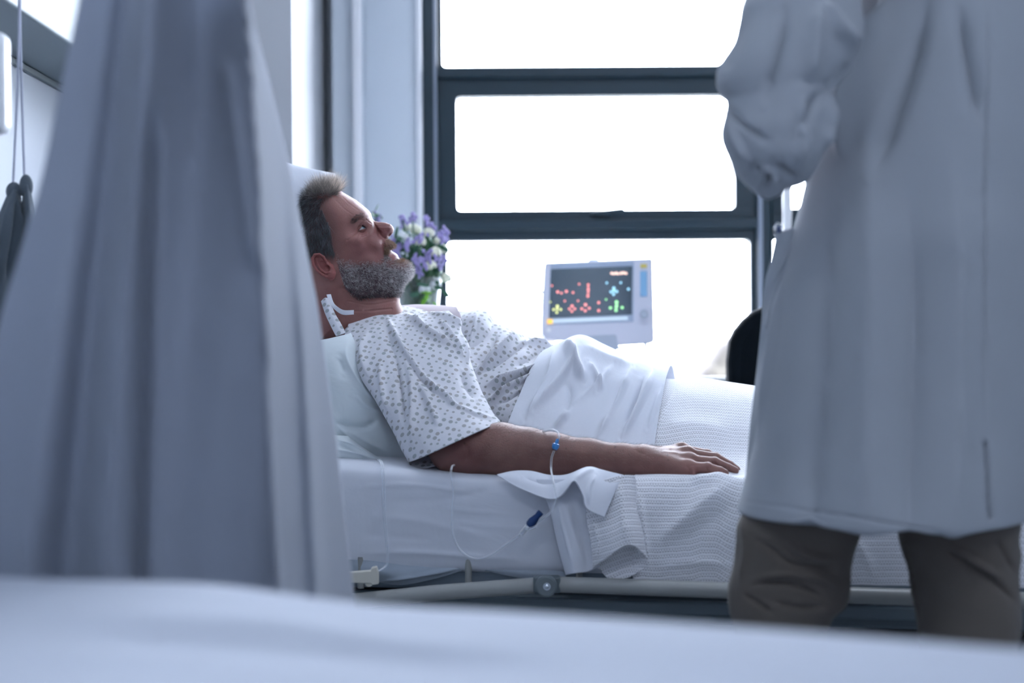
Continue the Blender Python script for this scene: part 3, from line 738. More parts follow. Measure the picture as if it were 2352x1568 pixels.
for k, dx in enumerate((0, 4.5)):
    b = MB(); b.tube(line([(868+dx, 1056, 2.60), (875+dx, 1064, 2.56), (878+dx, 1100, 2.545), (880+dx, 1180, 2.54), (886+dx*.8, 1240, 2.538), (889+dx*.6, 1285, 2.537), (884+dx*.4, 1300, 2.534), (866, 1314, 2.515)]), .0013, 8); b.build('tube', M_clear, t_)
b = MB(); c = P(842, 1324, 2.51); k = 2.51/FPX
v = [(-60, -10), (10, -15), (12, -22), (24, -24), (28, -8), (28, 16), (14, 18), (10, 14), (-60, 11)]
b.add([(c[0]+x*k, c[1]-.008, c[2]-y*k) for x, y in v]+[(c[0]+x*k, c[1]+.008, c[2]-y*k) for x, y in v], [tuple(range(8, -1, -1)), tuple(range(9, 18))]+[(i, (i+1) % 9, 9+(i+1) % 9, 9+i) for i in range(9)])
b.build('roller_clamp', M_cream, t_, .0015)
b = MB(); c = P(848, 1337, 2.51); b.tube([(c[0], c[1]-.005, c[2]), (c[0], c[1]+.005, c[2])], .007, 20); b.build('roller_wheel', M_cream, t_)

# ------------------------------------------------------------------ the nearer bed in the foreground
nb = empty('hospital_bed', (.0, .75, 0), 'second hospital bed close to the camera, hidden under its blurred white cover', 'bed')
def zt_at(d, py, px): return P(px, py, d)[2]
eL, eR = np.array([P(-300, 1300, 1.43)[0], 1.43]), np.array([P(2700, 1500, 1.04)[0], 1.04])
ed = eR-eL; nn = np.array([ed[1], -ed[0]]); nn /= np.linalg.norm(nn)
def F2(a, t, z): p = eL+ed*a+nn*t; return np.array([p[0], p[1], z])
zl = {}
def ztop(a):
    # height of the cover's far edge, from the edge seen in the photograph
    p = eL+ed*a; px = pix(np.array([p[0], p[1], .7]))[0]
    py = np.interp(px, [-300, 0, 300, 640, 820, 1150, 1500, 1900, 2352, 2700], [1300, 1322, 1326, 1345, 1378, 1392, 1412, 1444, 1482, 1515])
    return P(px, py, p[1])[2]
G = []
for a in np.linspace(-.03, 1.3, 12):
    z = ztop(a)-.004
    G.append([F2(a, t, zz) for t, zz in [(-.03, .38), (-.028, .5), (-.022, z-.03), (-.006, z-.005), (.03, z+.002), (.1, z+.001), (.2, z-.004), (.4, z-.006), (.62, z-.006), (.66, z-.03), (.67, .4)]])
o = patch('bed_cover', G, 200, 160, M_cover, world=True, noise=[(31, 7, .003, (1, 1, 1))], cs=[([(0, 1470), (500, 1488), (900, 1520), (1400, 1560)], 26, -.006), ([(0, 1420), (600, 1440), (900, 1480), (1300, 1500)], 26, .005), ([(0, 1540), (500, 1545)], 20, -.003)], thick=.004)
tag(o, 'blurred white cover filling the bottom foreground, nearest the camera', 'bed cover')
def fb(mb, a0, a1, t0, t1, z0, z1): mb.box((a0, t0, z0), (a1, t1, z1), lambda p: F2(*p))
zm = min(ztop(a) for a in np.linspace(-.03, 1.3, 12))
b = MB(); fb(b, .0, 1.25, .0, .63, .42, zm-.02); o = b.build('mattress', M_grey, None, .02); tag(o, 'mattress under the blurred foreground bed cover, nearest the camera', 'mattress')
b = MB(); fb(b, -.01, 1.27, .0, .63, .36, .419); b.build('deck', M_deck, nb, .006)
for a in (.04, 1.2):
    for t in (.06, .57):
        b = MB(); b.tube([F2(a, t, 0), F2(a, t, .37)], .022, 12); b.build('leg', M_beige, nb)
# ------------------------------------------------------------------ monitor, flowers, chair, pole, curtain, sling
DM = 3.75; km = DM/FPX
mo = empty('patient_monitor', tuple(P(1375, 790, DM)), 'white bedside patient monitor with coloured readouts in front of the window', 'monitor')
A_ = math.radians(-2.0)
c0 = P(1374, 690, DM); tm = math.radians(1.9)
def mp_(x, y, dd=0):
    """a place on the monitor face, x and y measured from the face centre"""
    x, y = (x-1374)*km, (690-y)*km; w = math.radians(6)
    return np.array([c0[0]+x*math.cos(w)-dd*math.sin(w)*0, c0[1]+x*math.sin(w)+dd, c0[2]+y+x*0.01])
def plate(mb, pts, d0, d1):
    n = len(pts); mb.add([mp_(x, y, d0) for x, y in pts]+[mp_(x, y, d1) for x, y in pts], [tuple(range(n-1, -1, -1)), tuple(range(n, 2*n))]+[(i, (i+1) % n, n+(i+1) % n, n+i) for i in range(n)])
b = MB(); plate(b, [(1251, 602), (1500, 594), (1502, 600), (1505, 785), (1500, 790), (1490, 792), (1420, 795), (1300, 783), (1252, 778), (1242, 765), (1244, 700)], 0, .12); b.build('casing', M_casing, mo, .004)
b = MB(); plate(b, [(1264, 606), (1458, 601), (1456, 740), (1259, 744)], -.002, .0); b.build('bezel', plain('blue grey bezel', (.36, .44, .56), .4), mo, .001)
b = MB(); plate(b, [(1265, 617), (1454, 612), (1452, 723), (1260, 728)], -.004, -.002); sc_ = b.build('screen', M_screen, mo, .0005)
b = MB(); plate(b, [(1264, 731), (1442, 727), (1442, 735), (1264, 740)], -.0035, -.002); b.build('status_bar', emit('status bar', (.55, .7, .85), .6), sc_)
dots = {'red': ((1, .10, .10), 4.5, [(680, 570, 1), (785, 565, 1), (865, 580, .7), (940, 480, .5), (1050, 490, .8), (1050, 555, .9), (1045, 625, .9), (765, 680, .5), (925, 680, .5), (1175, 705, .9), (1175, 800, .9), (853, 742, 1.1), (820, 775, .7), (885, 775, .7), (850, 805, .7), (1015, 728, 1.2), (970, 775, .8), (1060, 770, .8), (1012, 800, .8), (610, 495, .5), (725, 585, .6), (1050, 525, .6), (1048, 590, .6)]),
        'yellow': ((.75, .85, .15), 4.0, [(675, 742, 1.2), (630, 780, .8), (715, 780, .8), (668, 815, .8), (672, 775, .8), (590, 690, .4)]),
        'green': ((.2, 1, .25), 4.5, [(1392, 702, 1.4), (1392, 740, 1), (1318, 770, 1), (1460, 768, 1), (1385, 800, 1), (1388, 765, .9), (1265, 668, .4)]),
        'cyan': ((.15, .65, .95), 4.5, [(1360, 535, 1.2), (1325, 578, .9), (1395, 575, .9), (1357, 608, .9), (1360, 565, .9), (1275, 470, .6), (1445, 470, .6), (1538, 548, .8)]),
        'pink': ((1, .55, .42), 4.5, [(1335, 355, .9), (1362, 360, .8), (1390, 355, 1), (1415, 362, .7), (1450, 355, 1), (1480, 352, 1), (1510, 358, .9)])}
for nme, (col, st, L) in dots.items():
    b = MB()
    for zx, zy, r in L:
        p = mp_(1150+zx/5.227, 560+zy/5.227, -.0045); b.tube([p, p-np.array([0, .0008, 0])], .0036*math.sqrt(r), 12)
    b.build('readout', emit('readout '+nme, [.25+.75*c for c in col], st*.26), sc_)
b = MB(); plate(b, [(1472, 624), (1488, 624), (1488, 682), (1472, 682)], -.004, -.002); b.build('button', plain('pale blue keys', (.22, .44, .66), .5), mo, .001)
b = MB(); plate(b, [(1473, 608), (1488, 608), (1488, 616), (1473, 616)], -.004, -.002); b.build('button', plain('yellow key', (.62, .52, .10), .5), mo, .001)
b = MB(); plate(b, [(1256, 731), (1268, 731), (1268, 742), (1256, 742)], -.005, -.002); b.build('button', emit('amber lamp', (1, .55, .1), .9), mo, .001)
b = MB(); p = mp_(1259, 756, 0); b.tube([p, p-np.array([0, .004, 0])], .006, 16); b.build('power_button', M_whitep, mo)
b = MB(); p = mp_(1480, 723, 0); b.tube([p, p-np.array([0, .014, 0])], .0115, 24); b.build('knob', M_casing2, mo, .002)
b = MB(); plate(b, [(1352, 599), (1378, 598), (1376, 593), (1355, 593)], .02, .1); b.build('alarm_lamp', emit('alarm lamp', (.5, .65, 1), .6), mo, .002)
b = MB(); plate(b, [(1330, 770), (1416, 768), (1420, 796), (1440, 796), (1415, 806), (1345, 800)], -.002, .09); b.build('mount', M_casing2, mo, .004)
b = MB(); plate(b, [(1480, 785), (1489, 785), (1487, 801), (1481, 801)], .0, .02); b.build('foot', M_casing2, mo, .002)
for yy, x1 in ((667, 1226), (686, 1228)):
    b = MB(); b.tube([mp_(1246, yy, .05), mp_(x1, yy+1, .05)], .003 if yy > 680 else .0045, 8); l_ = b.build('plug', M_casing2, mo)
b = MB(); b.tube([Vector(p) for p in cr1([mp_(1226, 667, .05), mp_(1205, 676, .05), mp_(1193, 700, .05), mp_(1190, 760, .05), mp_(1196, 900, .05), mp_(1240, 1100, .03), mp_(1370, 1200, .02)], 50)], .0015, 6); b.build('cable', M_whitep, mo)
ps = mp_(1375, 800, .06)
b = MB(); b.tube([(ps[0], ps[1], .06), (ps[0], ps[1], ps[2]+.01)], .016, 16); b.build('pole', M_casing, mo)
b = MB()
for k in range(5):
    a = k*1.2566; b.tube([(ps[0], ps[1], .09), (ps[0]+.22*math.cos(a), ps[1]+.22*math.sin(a), .06)], [.02, .012], 10); b.ball((ps[0]+.22*math.cos(a), ps[1]+.22*math.sin(a), .03), (.03, .03, .03), 8)
b.build('wheeled_base', M_casing2, mo)

# bedside cabinet with the flowers
DV = 3.66; vx = P(955, 700, DV)[0]
cb = empty('bedside_cabinet', (vx, DV, 0), 'bedside cabinet behind the patient carrying the flower vase', 'cabinet')
zc = .905
b = MB(); b.box((vx-.2, DV-.165, .06), (vx+.2, DV+.2, zc-.02)); b.build('body', M_casing, cb, .004)
b = MB(); b.box((vx-.215, DV-.18, zc-.019), (vx+.215, DV+.215, zc)); b.build('top', M_whitep, cb, .004)
for z0_, z1_ in ((.1, .62), (.64, .86)):
    b = MB(); b.box((vx-.185, DV-.18, z0_), (vx+.185, DV-.1655, z1_)); q = b.build('door' if z0_ < .2 else 'drawer', M_whitep, cb, .003)
    b = MB(); zz = z1_-.05; b.tube([(vx-.05, DV-.19, zz), (vx+.05, DV-.19, zz)], .005, 8); b.build('handle', M_steel, q)
va = empty('vase', (vx+.005, DV, zc), 'clear glass vase of flowers behind the patient\'s shoulder', 'vase')
b = MB(); b.tube([(vx+.005, DV, zc+.001), (vx+.005, DV, zc+.01), (vx+.005, DV, zc+.08), (vx+.005, DV, zc+.19)], [.05, .055, .05, .062], 24, cap=False); b.build('glass', M_clear, va)
b = MB(); b.tube([(vx+.005, DV, zc+.006), (vx+.005, DV, zc+.08), (vx+.005, DV, zc+.12)], [.049, .046, .049], 24); b.build('water', clear_mat('water', (.8, .95, .9), .1), va)
M_stem = plain('green stem', (.06, .16, .07), .6); M_leaf = plain('leaf green', (.035, .12, .07), .6); M_lime = plain('lime leaf', (.16, .42, .03), .6)
M_pet = plain('cream petals', (.85, .87, .68), .7); M_pur = plain('lavender petals', (.33, .29, .55), .7); M_petw = plain('white petals', (.8, .84, .86), .7)
rf = np.random.RandomState(9)
def fl_at(px, py, dd): return P(px, py, DV+dd)
def stem_to(parent, p):
    b = MB(); base = Vector((vx+.005+rf.normal()*.012, DV+rf.normal()*.012, zc+.03)); p = Vector(p); mid = base.lerp(p, .55)+Vector((0, 0, .03))
    b.tube([Vector(q) for q in cr1([tuple(base), tuple(mid), tuple(p)], 10)], .0018, 5); b.build('stem', M_stem, parent)
whites = [(985, 535, -.02), (955, 528, .02), (1010, 555, 0), (1000, 580, -.04), (965, 555, -.05), (935, 525, .04), (1018, 575, .03), (1025, 640, .02), (990, 610, -.05), (925, 545, 0), (1000, 655, -.03), (975, 665, -.05)]
for i, (px, py, dd) in enumerate(whites):
    p = fl_at(px, py, dd); f = empty('white_flower', tuple(p), 'cream white ruffled blossom in the vase bouquet behind the patient', 'flower', 'cream blossoms in the vase')
    b = MB()
    for k in range(26):
        a = rf.rand()*6.28; e_ = math.acos(rf.rand()*1.3-.3); dr = np.array([math.sin(e_)*math.cos(a), math.sin(e_)*math.sin(a), math.cos(e_)])
        b.ball(p+dr*.012, (.0075, .0065, .0035), 4, np.array(Matrix.Rotation(a, 3, 'Z') @ Matrix.Rotation(e_, 3, 'Y')))
    b.build('petals', M_pet if i < 9 else M_petw, f); stem_to(f, p)
purp = [(1015, 545, -.04), (925, 505, 0), (947, 498, 0), (980, 510, .02), (988, 522, -.02), (1022, 538, 0), (935, 560, -.05), (965, 548, -.07), (915, 590, -.04), (925, 610, -.06), (955, 595, -.06), (985, 590, -.05), (1015, 592, 0), (960, 620, -.06), (1005, 600, -.05), (912, 570, -.03), (862, 498, .04), (975, 600, -.08), (900, 555, 0)]
for i, (px, py, dd) in enumerate(purp):
    p = fl_at(px, py, dd); f = empty('lavender_sprig', tuple(p), 'small lavender purple sprig among the vase bouquet', 'flower', 'lavender sprigs in the vase')
    b = MB(); ax = Vector((rf.normal()*.6, rf.normal()*.3, 1)).normalized()
    for k in range(16):
        q = Vector(p)+ax*(.028*(k/16-.5))+Vector(rf.normal(size=3))*.0045; b.ball(q, (.0042, .0042, .0055), 4)
    b.build('florets', M_pur, f); stem_to(f, p)
for i in range(38):
    px, py, dd = rf.uniform(890, 1010), rf.uniform(555, 690), rf.uniform(-.05, .06)
    if i == 0: px, py, dd = 868, 498, .05
    if i in (1, 2): px, py, dd = 972+i*3, 668+i*8, -.07
    p = fl_at(px, py, dd); f = empty('leaf_sprig', tuple(p), 'dark green leafy sprig in the vase bouquet' if i not in (1, 2) else 'lime green leaf low in the vase bouquet', 'leaf', 'green sprigs in the vase' if i not in (1, 2) else 'lime leaves in the vase')
    b = MB()
    for k in range(7 if i not in (1, 2) else 2):
        q = np.array(p)+rf.normal(size=3)*.014; a = rf.rand()*6.28
        b.ball(q, (.017, .007, .0018), 5, np.array(Matrix.Rotation(a, 3, 'Z') @ Matrix.Rotation(rf.normal()*.9, 3, 'Y') @ Matrix.Rotation(rf.normal()*.9, 3, 'X')))
    b.build('leaves', M_leaf if i not in (1, 2) else M_lime, f); stem_to(f, p)

# black chair between the bed and the window
DC = 3.42
ch = empty('armchair', tuple(P(1780, 1100, DC+.2)*np.array([1, 1, 0])), 'black high backed armchair behind the bed, beside the doctor', 'chair')
kk = DC/FPX
prof = [(1676, 930), (1676, 830), (1681, 785), (1693, 758), (1712, 735), (1735, 715), (1770, 700), (1860, 694), (1950, 700), (1990, 730), (2010, 800), (2012, 930)]
b = MB(); pr = [P(x, y, DC) for x, y in prof]; n = len(pr)
b.add([(p[0], DC, p[2]) for p in pr]+[(p[0], DC+.09, p[2]) for p in pr], [tuple(range(n-1, -1, -1)), tuple(range(n, 2*n))]+[(i, (i+1) % n, n+(i+1) % n, n+i) for i in range(n)])
b.build('backrest', M_black, ch, .03)
x0, x1 = pr[0][0], pr[-1][0]; zb = pr[0][2]
b = MB(); b.box((x0+.01, DC-.02, zb-.45), (x1-.01, DC+.09, zb+.02)); b.build('back_support', M_black, ch, .02)
b = MB(); b.box((x0+.03, DC+.05, .36), (x1-.03, DC+.52, .46)); b.build('seat', M_black, ch, .03)
for xx in (x0+.02, x1-.02):
    for yy in (DC+.03, DC+.48):
        b = MB(); b.tube([(xx, yy, 0), (xx, yy, .40)], .015, 10); b.build('leg', M_hinge, ch)
    b = MB(); b.box((xx-.03, DC+.05, .6), (xx+.03, DC+.5, .64)); b.tube([(xx, DC+.45, .4), (xx, DC+.45, .61)], .014, 8); b.build('armrest', M_black, ch, .008)

# white drip pole beside the doctor
dp = P(1808, 480, 4.05)
dr_ = empty('drip_stand', (dp[0], 4.05, 0), 'white pole of a drip stand seen beside the doctor\'s coat', 'drip stand')
b = MB(); b.tube([(dp[0], 4.05, .06), (dp[0], 4.05, 1.95)], .013, 16); b.build('pole', M_whitep, dr_)
b = MB(); b.tube([(dp[0]-.1, 4.05, 1.99), (dp[0]-.08, 4.05, 1.95), (dp[0]+.08, 4.05, 1.95), (dp[0]+.1, 4.05, 1.99)], .004, 8); b.build('hook', M_steel, dr_)
b = MB()
for k in range(5):
    a = k*1.2566+.3; b.tube([(dp[0], 4.05, .08), (dp[0]+.2*math.cos(a), 4.05+.2*math.sin(a), .05)], [.014, .01], 8); b.ball((dp[0]+.2*math.cos(a), 4.05+.2*math.sin(a), .025), (.025, .025, .025), 8)
b.build('wheeled_base', M_casing2, dr_)

# ------------------------------------------------------------------ privacy curtain in the foreground, left
YS = [-330, -60, 0, 200, 420, 700, 1000, 1200, 1400, 1600, 1900]
LX = [215, 190, 182, 140, 95, 10, -70, -110, -140, -160, -180]
RX = [545, 565, 570, 622, 672, 728, 770, 792, 816, 832, 850]
def curtain_pt(u, y):
    l, r = np.interp(y, YS, LX), np.interp(y, YS, RX)
    # colour breaks of the cloth, as fractions of its width
    px = l+(r-l)*u
    g = lambda c, w: math.exp(-((px-c)/w)**2)
    d = 1.50
    c1 = np.interp(y, [-60, 0, 420, 700, 1300], [300, 290, 250, 215, 150]); d += .035*g(c1, np.interp(y, [0, 700, 1300], [26, 45, 60]))
    d -= .018*g(c1+np.interp(y, [0, 700, 1300], [55, 62, 80]), 40)
    if y > 230: d += .030*g(np.interp(y, [250, 700, 1300], [352, 335, 320]), 18)*min(1, (y-230)/120)
    c3 = np.interp(y, [-60, 0, 200, 500, 700, 1000, 1400], [572, 578, 592, 608, 618, 632, 652])   # the turn towards the window
    if px > c3-8:
        f = (px-c3+8)/max(20, (r-c3+8)); d += .02+.38*f
        if y > 120: c4 = np.interp(y, [120, 420, 800, 1400], [606, 660, 690, 720]); d -= .035*g(c4+8, 16)
    if 150 < y < 620: d -= .012*g(np.interp(y, [150, 620], [520, 585]), 16)
    d += .008*math.sin(px*.03+y*.002)+.006*math.sin(px*.017-1+y*.004)
    d += .02*math.cos(u*9)
    return (px, y, d)
G = [[curtain_pt(u, y) for u in np.linspace(0, 1, 90)] for y in np.linspace(-330, 1900, 36)]
ct = patch('privacy_curtain', G, 140, 260, M_curtain, thick=.0018)
tag(ct, 'large blurred grey blue privacy curtain hanging in the left foreground', 'curtain')
b = MB(); z = ct.bound_box[1][2]+.02; z = max(v[2] for v in ct.bound_box)+.012
b.tube([(-1.3, 1.6, z), (.5, 1.45, z)], .012, 12); o = b.build('curtain_rail', M_steel); tag(o, 'curtain rail overhead above the foreground privacy curtain', 'rail')
for xx in (-1.2, .4):
    b = MB(); yy = 1.6-.15*(xx+1.3)/1.8; b.tube([(xx, yy, z), (xx, yy, ZC-.002)], .006, 8); b.build('hanger', M_steel, o); 

# hanging cords with gathered dark sling, far left
DSL = 2.35
sl = empty('lifting_sling', tuple(P(30, 440, DSL)), 'dark grey cloth sling hanging from two pale cords at the far left edge', 'sling')
for pts in ([(48, -400, DSL), (44, 0, DSL), (40, 200, DSL), (30, 425, DSL)], [(48, -400, DSL+.005), (46, 0, DSL+.005), (50, 200, DSL+.005), (56, 410, DSL+.005)]):
    b = MB(); b.tube(line(pts, 20), .0022, 8); b.build('cord', plain('pale cord', (.45, .48, .58), .7), sl)
for c, r in (((32, 440), (.013, .012, .016)), ((60, 428), (.011, .011, .02))):
    b = MB(); b.ball(P(c[0], c[1], DSL), r, 10); b.build('knot', M_darkcloth, sl)
patch('sling_cloth', [[(22, 438, DSL), (34, 436, DSL-.012), (44, 440, DSL)], [(4, 480, DSL), (28, 480, DSL-.02), (50, 478, DSL)], [(-30, 560, DSL), (15, 560, DSL-.03), (44, 560, DSL)], [(-70, 660, DSL), (-10, 660, DSL-.03), (36, 660, DSL)], [(-110, 800, DSL), (-30, 800, DSL-.03), (20, 800, DSL)]], 60, 60, M_darkcloth, None,
      cs=[([(30, 450), (18, 520), (-8, 640)], 6, .012), ([(36, 450), (34, 520), (14, 650)], 5, -.012), ([(40, 455), (42, 540), (30, 660)], 4, .01)], thick=.003).parent = sl
patch('sling_cloth', [[(54, 425, DSL), (60, 424, DSL-.01), (68, 426, DSL)], [(50, 500, DSL), (64, 500, DSL-.015), (78, 500, DSL)], [(30, 600, DSL), (52, 600, DSL-.015), (80, 600, DSL)]], 30, 20, M_darkcloth, None, thick=.003).parent = sl
for c_ in sl.children:
    if c_.name.startswith('sling_cloth'): c_.matrix_parent_inverse = Matrix.Translation(-Vector(sl.location))
pb = P(0, 190, 2.0)
o = MB(); o.box((pb[0]-.09, 1.99, P(0, 305, 2)[2]), (P(13, 190, 2)[0], 2.03, P(0, 72, 2)[2])); o2 = o.build('drip_bag', emit('', (1, 1, 1), 0) if 0 else plain('white drip bag', (.92, .94, .97), .35), None, .012)
tag(o2, 'white bag hanging at the far left edge, cut off by the frame', 'drip bag')
b = MB(); b.tube([(pb[0]-.04, 2.01, P(0, 75, 2)[2]-.004), (pb[0]-.04, 2.01, ZC-.001)], .002, 6); b.build('hanger', M_steel, o2)
# ------------------------------------------------------------------ the patient
DH = 2.93
pat = empty('person', tuple(B(.0, .4, .70)), 'bearded grey haired man in dotted hospital gown lying back in bed, looking up and smiling', 'person')
HO = P(850, 580, DH); camv = np.array([0, 0, CAMZ]); ry = (HO-camv)/np.linalg.norm(HO-camv)
hr = np.cross(ry, [0, 0, 1]); hr /= np.linalg.norm(hr); hu = np.cross(hr, ry); hs = DH/FPX*1.003
hr, hu = hr*math.cos(ROLL)-hu*math.sin(ROLL), hu*math.cos(ROLL)+hr*math.sin(ROLL)
def H2W(v): v = np.asarray(v, float); return HO+((v[..., 0:1]-850)*hr-(v[..., 1:2]-580)*hu-v[..., 2:3]*ry)*hs
def Hdir(v): return v[..., 0:1]*hr-v[..., 1:2]*hu-v[..., 2:3]*ry
def Zp(pts): return np.array([(640+x*.287, 370+y*.287) for x, y in pts])
base_poly = Zp([(300, 240), (380, 218), (450, 228), (510, 250), (560, 280), (620, 315), (680, 362), (722, 398), (740, 425), (744, 450), (750, 470), (762, 492), (778, 525), (798, 560), (822, 590), (850, 612), (880, 630), (908, 648), (924, 665), (927, 684), (914, 700), (898, 713), (910, 722), (932, 733), (950, 748), (958, 768), (972, 784), (1008, 797), (1042, 817), (1062, 845), (1068, 880), (1050, 915), (1018, 950), (990, 1000), (975, 1050), (968, 1090), (972, 1130), (985, 1165), (1000, 1210), (1015, 1300), (1020, 1460), (300, 1460), (295, 1250), (285, 1100), (240, 1000), (180, 880), (120, 780), (90, 660), (100, 530), (150, 400), (215, 300)])
nose_poly = Zp([(738, 430), (752, 466), (770, 481), (800, 486), (830, 488), (862, 493), (892, 503), (913, 523), (922, 548), (915, 572), (897, 592), (882, 608), (868, 624), (845, 612), (815, 600), (780, 560), (755, 520)])
HC = np.array([(250, 500, 84, 75), (450, 450, 74, 62), (620, 380, 66, 50), (690, 500, 58, 40), (620, 640, 70, 45), (760, 650, 52, 34), (860, 730, 40, 30), (885, 665, 34, 24), (985, 880, 33, 28), (800, 950, 54, 38), (520, 930, 68, 45), (860, 1060, 47, 38), (700, 1220, 58, 60), (450, 1220, 60, 60), (300, 1000, 62, 60), (720, 820, 60, 42), (820, 600, 42, 30), (700, 1130, 52, 48), (640, 1040, 60, 45), (930, 740, 30, 22)], float)
st = 1.1
ga = np.arange(652, 962, st); gb = np.arange(410, 788, st); gc = np.arange(-93, 94, st)
A2, B2 = np.meshgrid(ga, gb, indexing='ij'); q2 = np.stack([A2.ravel(), B2.ravel()], 1)
def sdist(poly):
    d = polydist(q2, np.concatenate([poly, poly[:1]])); return np.where(inpoly(q2, poly), d, -d)
t_ = sdist(base_poly); zq = (q2-np.array([640, 370]))/.287
w_ = 1/(((zq[:, None]-HC[None, :, :2])**2).sum(2)+900)**1.6; w_ /= w_.sum(1, keepdims=True)
Hm, Tm = w_@HC[:, 2], w_@HC[:, 3]
def gau(x, y, rx, ry_, a, ang=0):
    dx, dy = zq[:, 0]-x, zq[:, 1]-y; c, s = math.cos(ang), math.sin(ang)
    return a*np.exp(-((dx*c+dy*s)/rx)**2-((-dx*s+dy*c)/ry_)**2)
def lin(pts, w, a): return a*np.exp(-(polydist(zq, cr1(np.array(pts, float), 12))/w)**2)
add = gau(672, 550, 72, 52, -20, -.5)+gau(700, 590, 60, 24, 4, -.3)+gau(680, 440, 75, 20, 4, -.35)+gau(600, 625, 80, 42, 5, -.5)+gau(440, 430, 80, 90, -4)
add += lin([(818, 600), (838, 660), (842, 720), (850, 770)], 12, -6)+gau(796, 700, 28, 85, 2.5)+lin([(905, 713), (870, 735), (862, 755)], 9, -5)
add += gau(940, 748, 20, 10, 2)+lin([(520, 1010), (640, 1095), (850, 1085), (960, 1060)], 22, -5)+gau(960, 850, 50, 50, 3)
edge = np.clip(t_/9, 0, 1)
x_ = np.clip(t_/Tm, None, 1)
Hn = Hm+add*edge
Q = np.where(t_ > 0, Hn**2*(1-(1-x_)**2), t_*2*Hm**2/Tm)
tn = sdist(nose_poly); Rn = np.where(zq[:, 1] > 530, 17, 12); Hnm = 15.
Qn = np.where(tn > 0, np.minimum(2*Rn*tn, 2*Rn*9+(tn-9)*4), tn*2*Rn)
Q = Q.reshape(A2.shape); Qn = Qn.reshape(A2.shape)
def fld(Q): c = gc[None, None, :]; return ((c*c-Q[..., None])/(np.abs(c)+np.sqrt(np.abs(Q))[..., None]+3)).astype(np.float32)
fh = fld(Q); fn = fld(Qn)
g3 = (ga[:, None, None].astype(np.float32), gb[None, :, None].astype(np.float32), gc[None, None, :].astype(np.float32))
def zc(x, y, c): return (640+x*.287, 370+y*.287, c)
fh = smin(fh, fn, 5.)
EY = zc(648, 557, 31)
for sg in (-1, 1):
    fh = smin(fh, sd_ell(g3, zc(842, 588, 12.5*sg), (9, 10.5, 6.5)), 3.)                 # wing of the nose
    fh = np.maximum(fh, -sd_ell(g3, zc(889, 590, 8.0*sg), (4.6, 4.6, 4.6)))            # nostril
    fh = np.maximum(fh, -(np.sqrt((g3[0]-EY[0])**2+(g3[1]-EY[1])**2+(g3[2]-sg*EY[2])**2)-16.0))
fh = np.maximum(fh, -sd_cone(g3, zc(915, 712, -18), zc(915, 712, 18), 2.2, 2.2))           # parted lips
V, Qd = snet(fh, (ga[0], gb[0], gc[0]), st); V = relax(V, Qd, 1, .5)
N = vnormals(V, Qd); zq_ = (V[:, :2]-np.array([640, 370]))/.287
wr = np.zeros(len(V))
for pts, w, a in [([(640, 563), (600, 600), (556, 638)], 5, -1.7), ([(667, 590), (655, 612), (648, 636)], 4, -1.0), ([(722, 585), (700, 600), (668, 610)], 5, -1.0), ([(735, 470), (700, 478), (655, 505), (618, 560)], 5, -.8), ([(648, 560), (612, 572), (585, 580)], 4, -.5), ([(722, 575), (690, 590), (655, 592)], 5, -.9), ([(700, 596), (670, 612), (655, 625)], 5, -.8), ([(640, 590), (625, 620), (605, 650)], 4, -.5),
                  ([(480, 1180), (650, 1192), (900, 1172)], 7, -1.6), ([(560, 1110), (720, 1140), (930, 1110)], 9, -1.4), ([(520, 300), (570, 350), (640, 400)], 6, -.4), ([(470, 330), (530, 390), (600, 440)], 6, -.4), ([(700, 470), (722, 488), (740, 500)], 6, -1.2), ([(610, 500), (650, 478), (700, 482)], 6, -.9),
                  ([(790, 540), (800, 590), (820, 620)], 6, -1.2)]:
    wr += a*np.exp(-(polydist(zq_, cr1(np.array(pts, float), 14))/w)**2)
V = V+N*wr[:, None]*np.sign(V[:, 2:3]*0+1)
headV, headQ, headN = V, Qd, vnormals(V, Qd)
# ears
Uv, Fv = np.array([-.57, -.82]), np.array([.82, -.57])
ec = np.array([745, 611.])
def EP(F_, U_, c): p = ec+Fv*F_+Uv*U_; return (p[0], p[1], c)
eg = gridpts((698, 560, 56), (790, 662, 96), .65)
R3 = np.array([[Fv[0], Fv[1], 0], [Uv[0], Uv[1], 0], [0, 0, 1]])
fe = sd_ell(eg, EP(0, 0, 74), (15.5, 31, 5), R3)
fe = np.maximum(fe, -sd_ell(eg, EP(2, -4, 80), (10, 17, 6.5), R3))
rim = [EP(12, 6, 76), EP(13, 16, 79), EP(9, 26, 81), EP(0, 31, 82), EP(-9, 27, 83), EP(-15, 15, 84), EP(-16, 0, 83), EP(-12, -14, 81), EP(-7, -24, 79)]
for a, b_ in zip(rim[:-1], rim[1:]): fe = smin(fe, sd_cone(eg, a, b_, 3.0, 3.0), 1.5)
ah = [EP(-2, 20, 78), EP(-8, 8, 79.5), EP(-8, -5, 79.5), EP(-4, -16, 79), EP(4, -19, 78)]
for a, b_ in zip(ah[:-1], ah[1:]): fe = smin(fe, sd_cone(eg, a, b_, 2.4, 2.4), 2)
fe = smin(fe, sd_ell(eg, EP(3, -28, 76), (9.5, 9, 4.5), R3), 3)
fe = smin(fe, sd_ell(eg, EP(12, -7, 76), (3.6, 6, 5), R3), 3); fe = smin(fe, sd_cone(eg, EP(10, -24, 72), EP(14, -12, 68), 7, 7), 4)
fe = smin(fe, sd_cone(eg, EP(-2, 4, 64), EP(6, 0, 60), 12, 14), 3)
fe = np.maximum(fe, -sd_ell(eg, EP(6, -8, 80), (5.5, 7.5, 9), R3))
eV, eQ = snet(fe, (698, 560, 56), .65); eV = relax(eV, eQ, 2, .5)
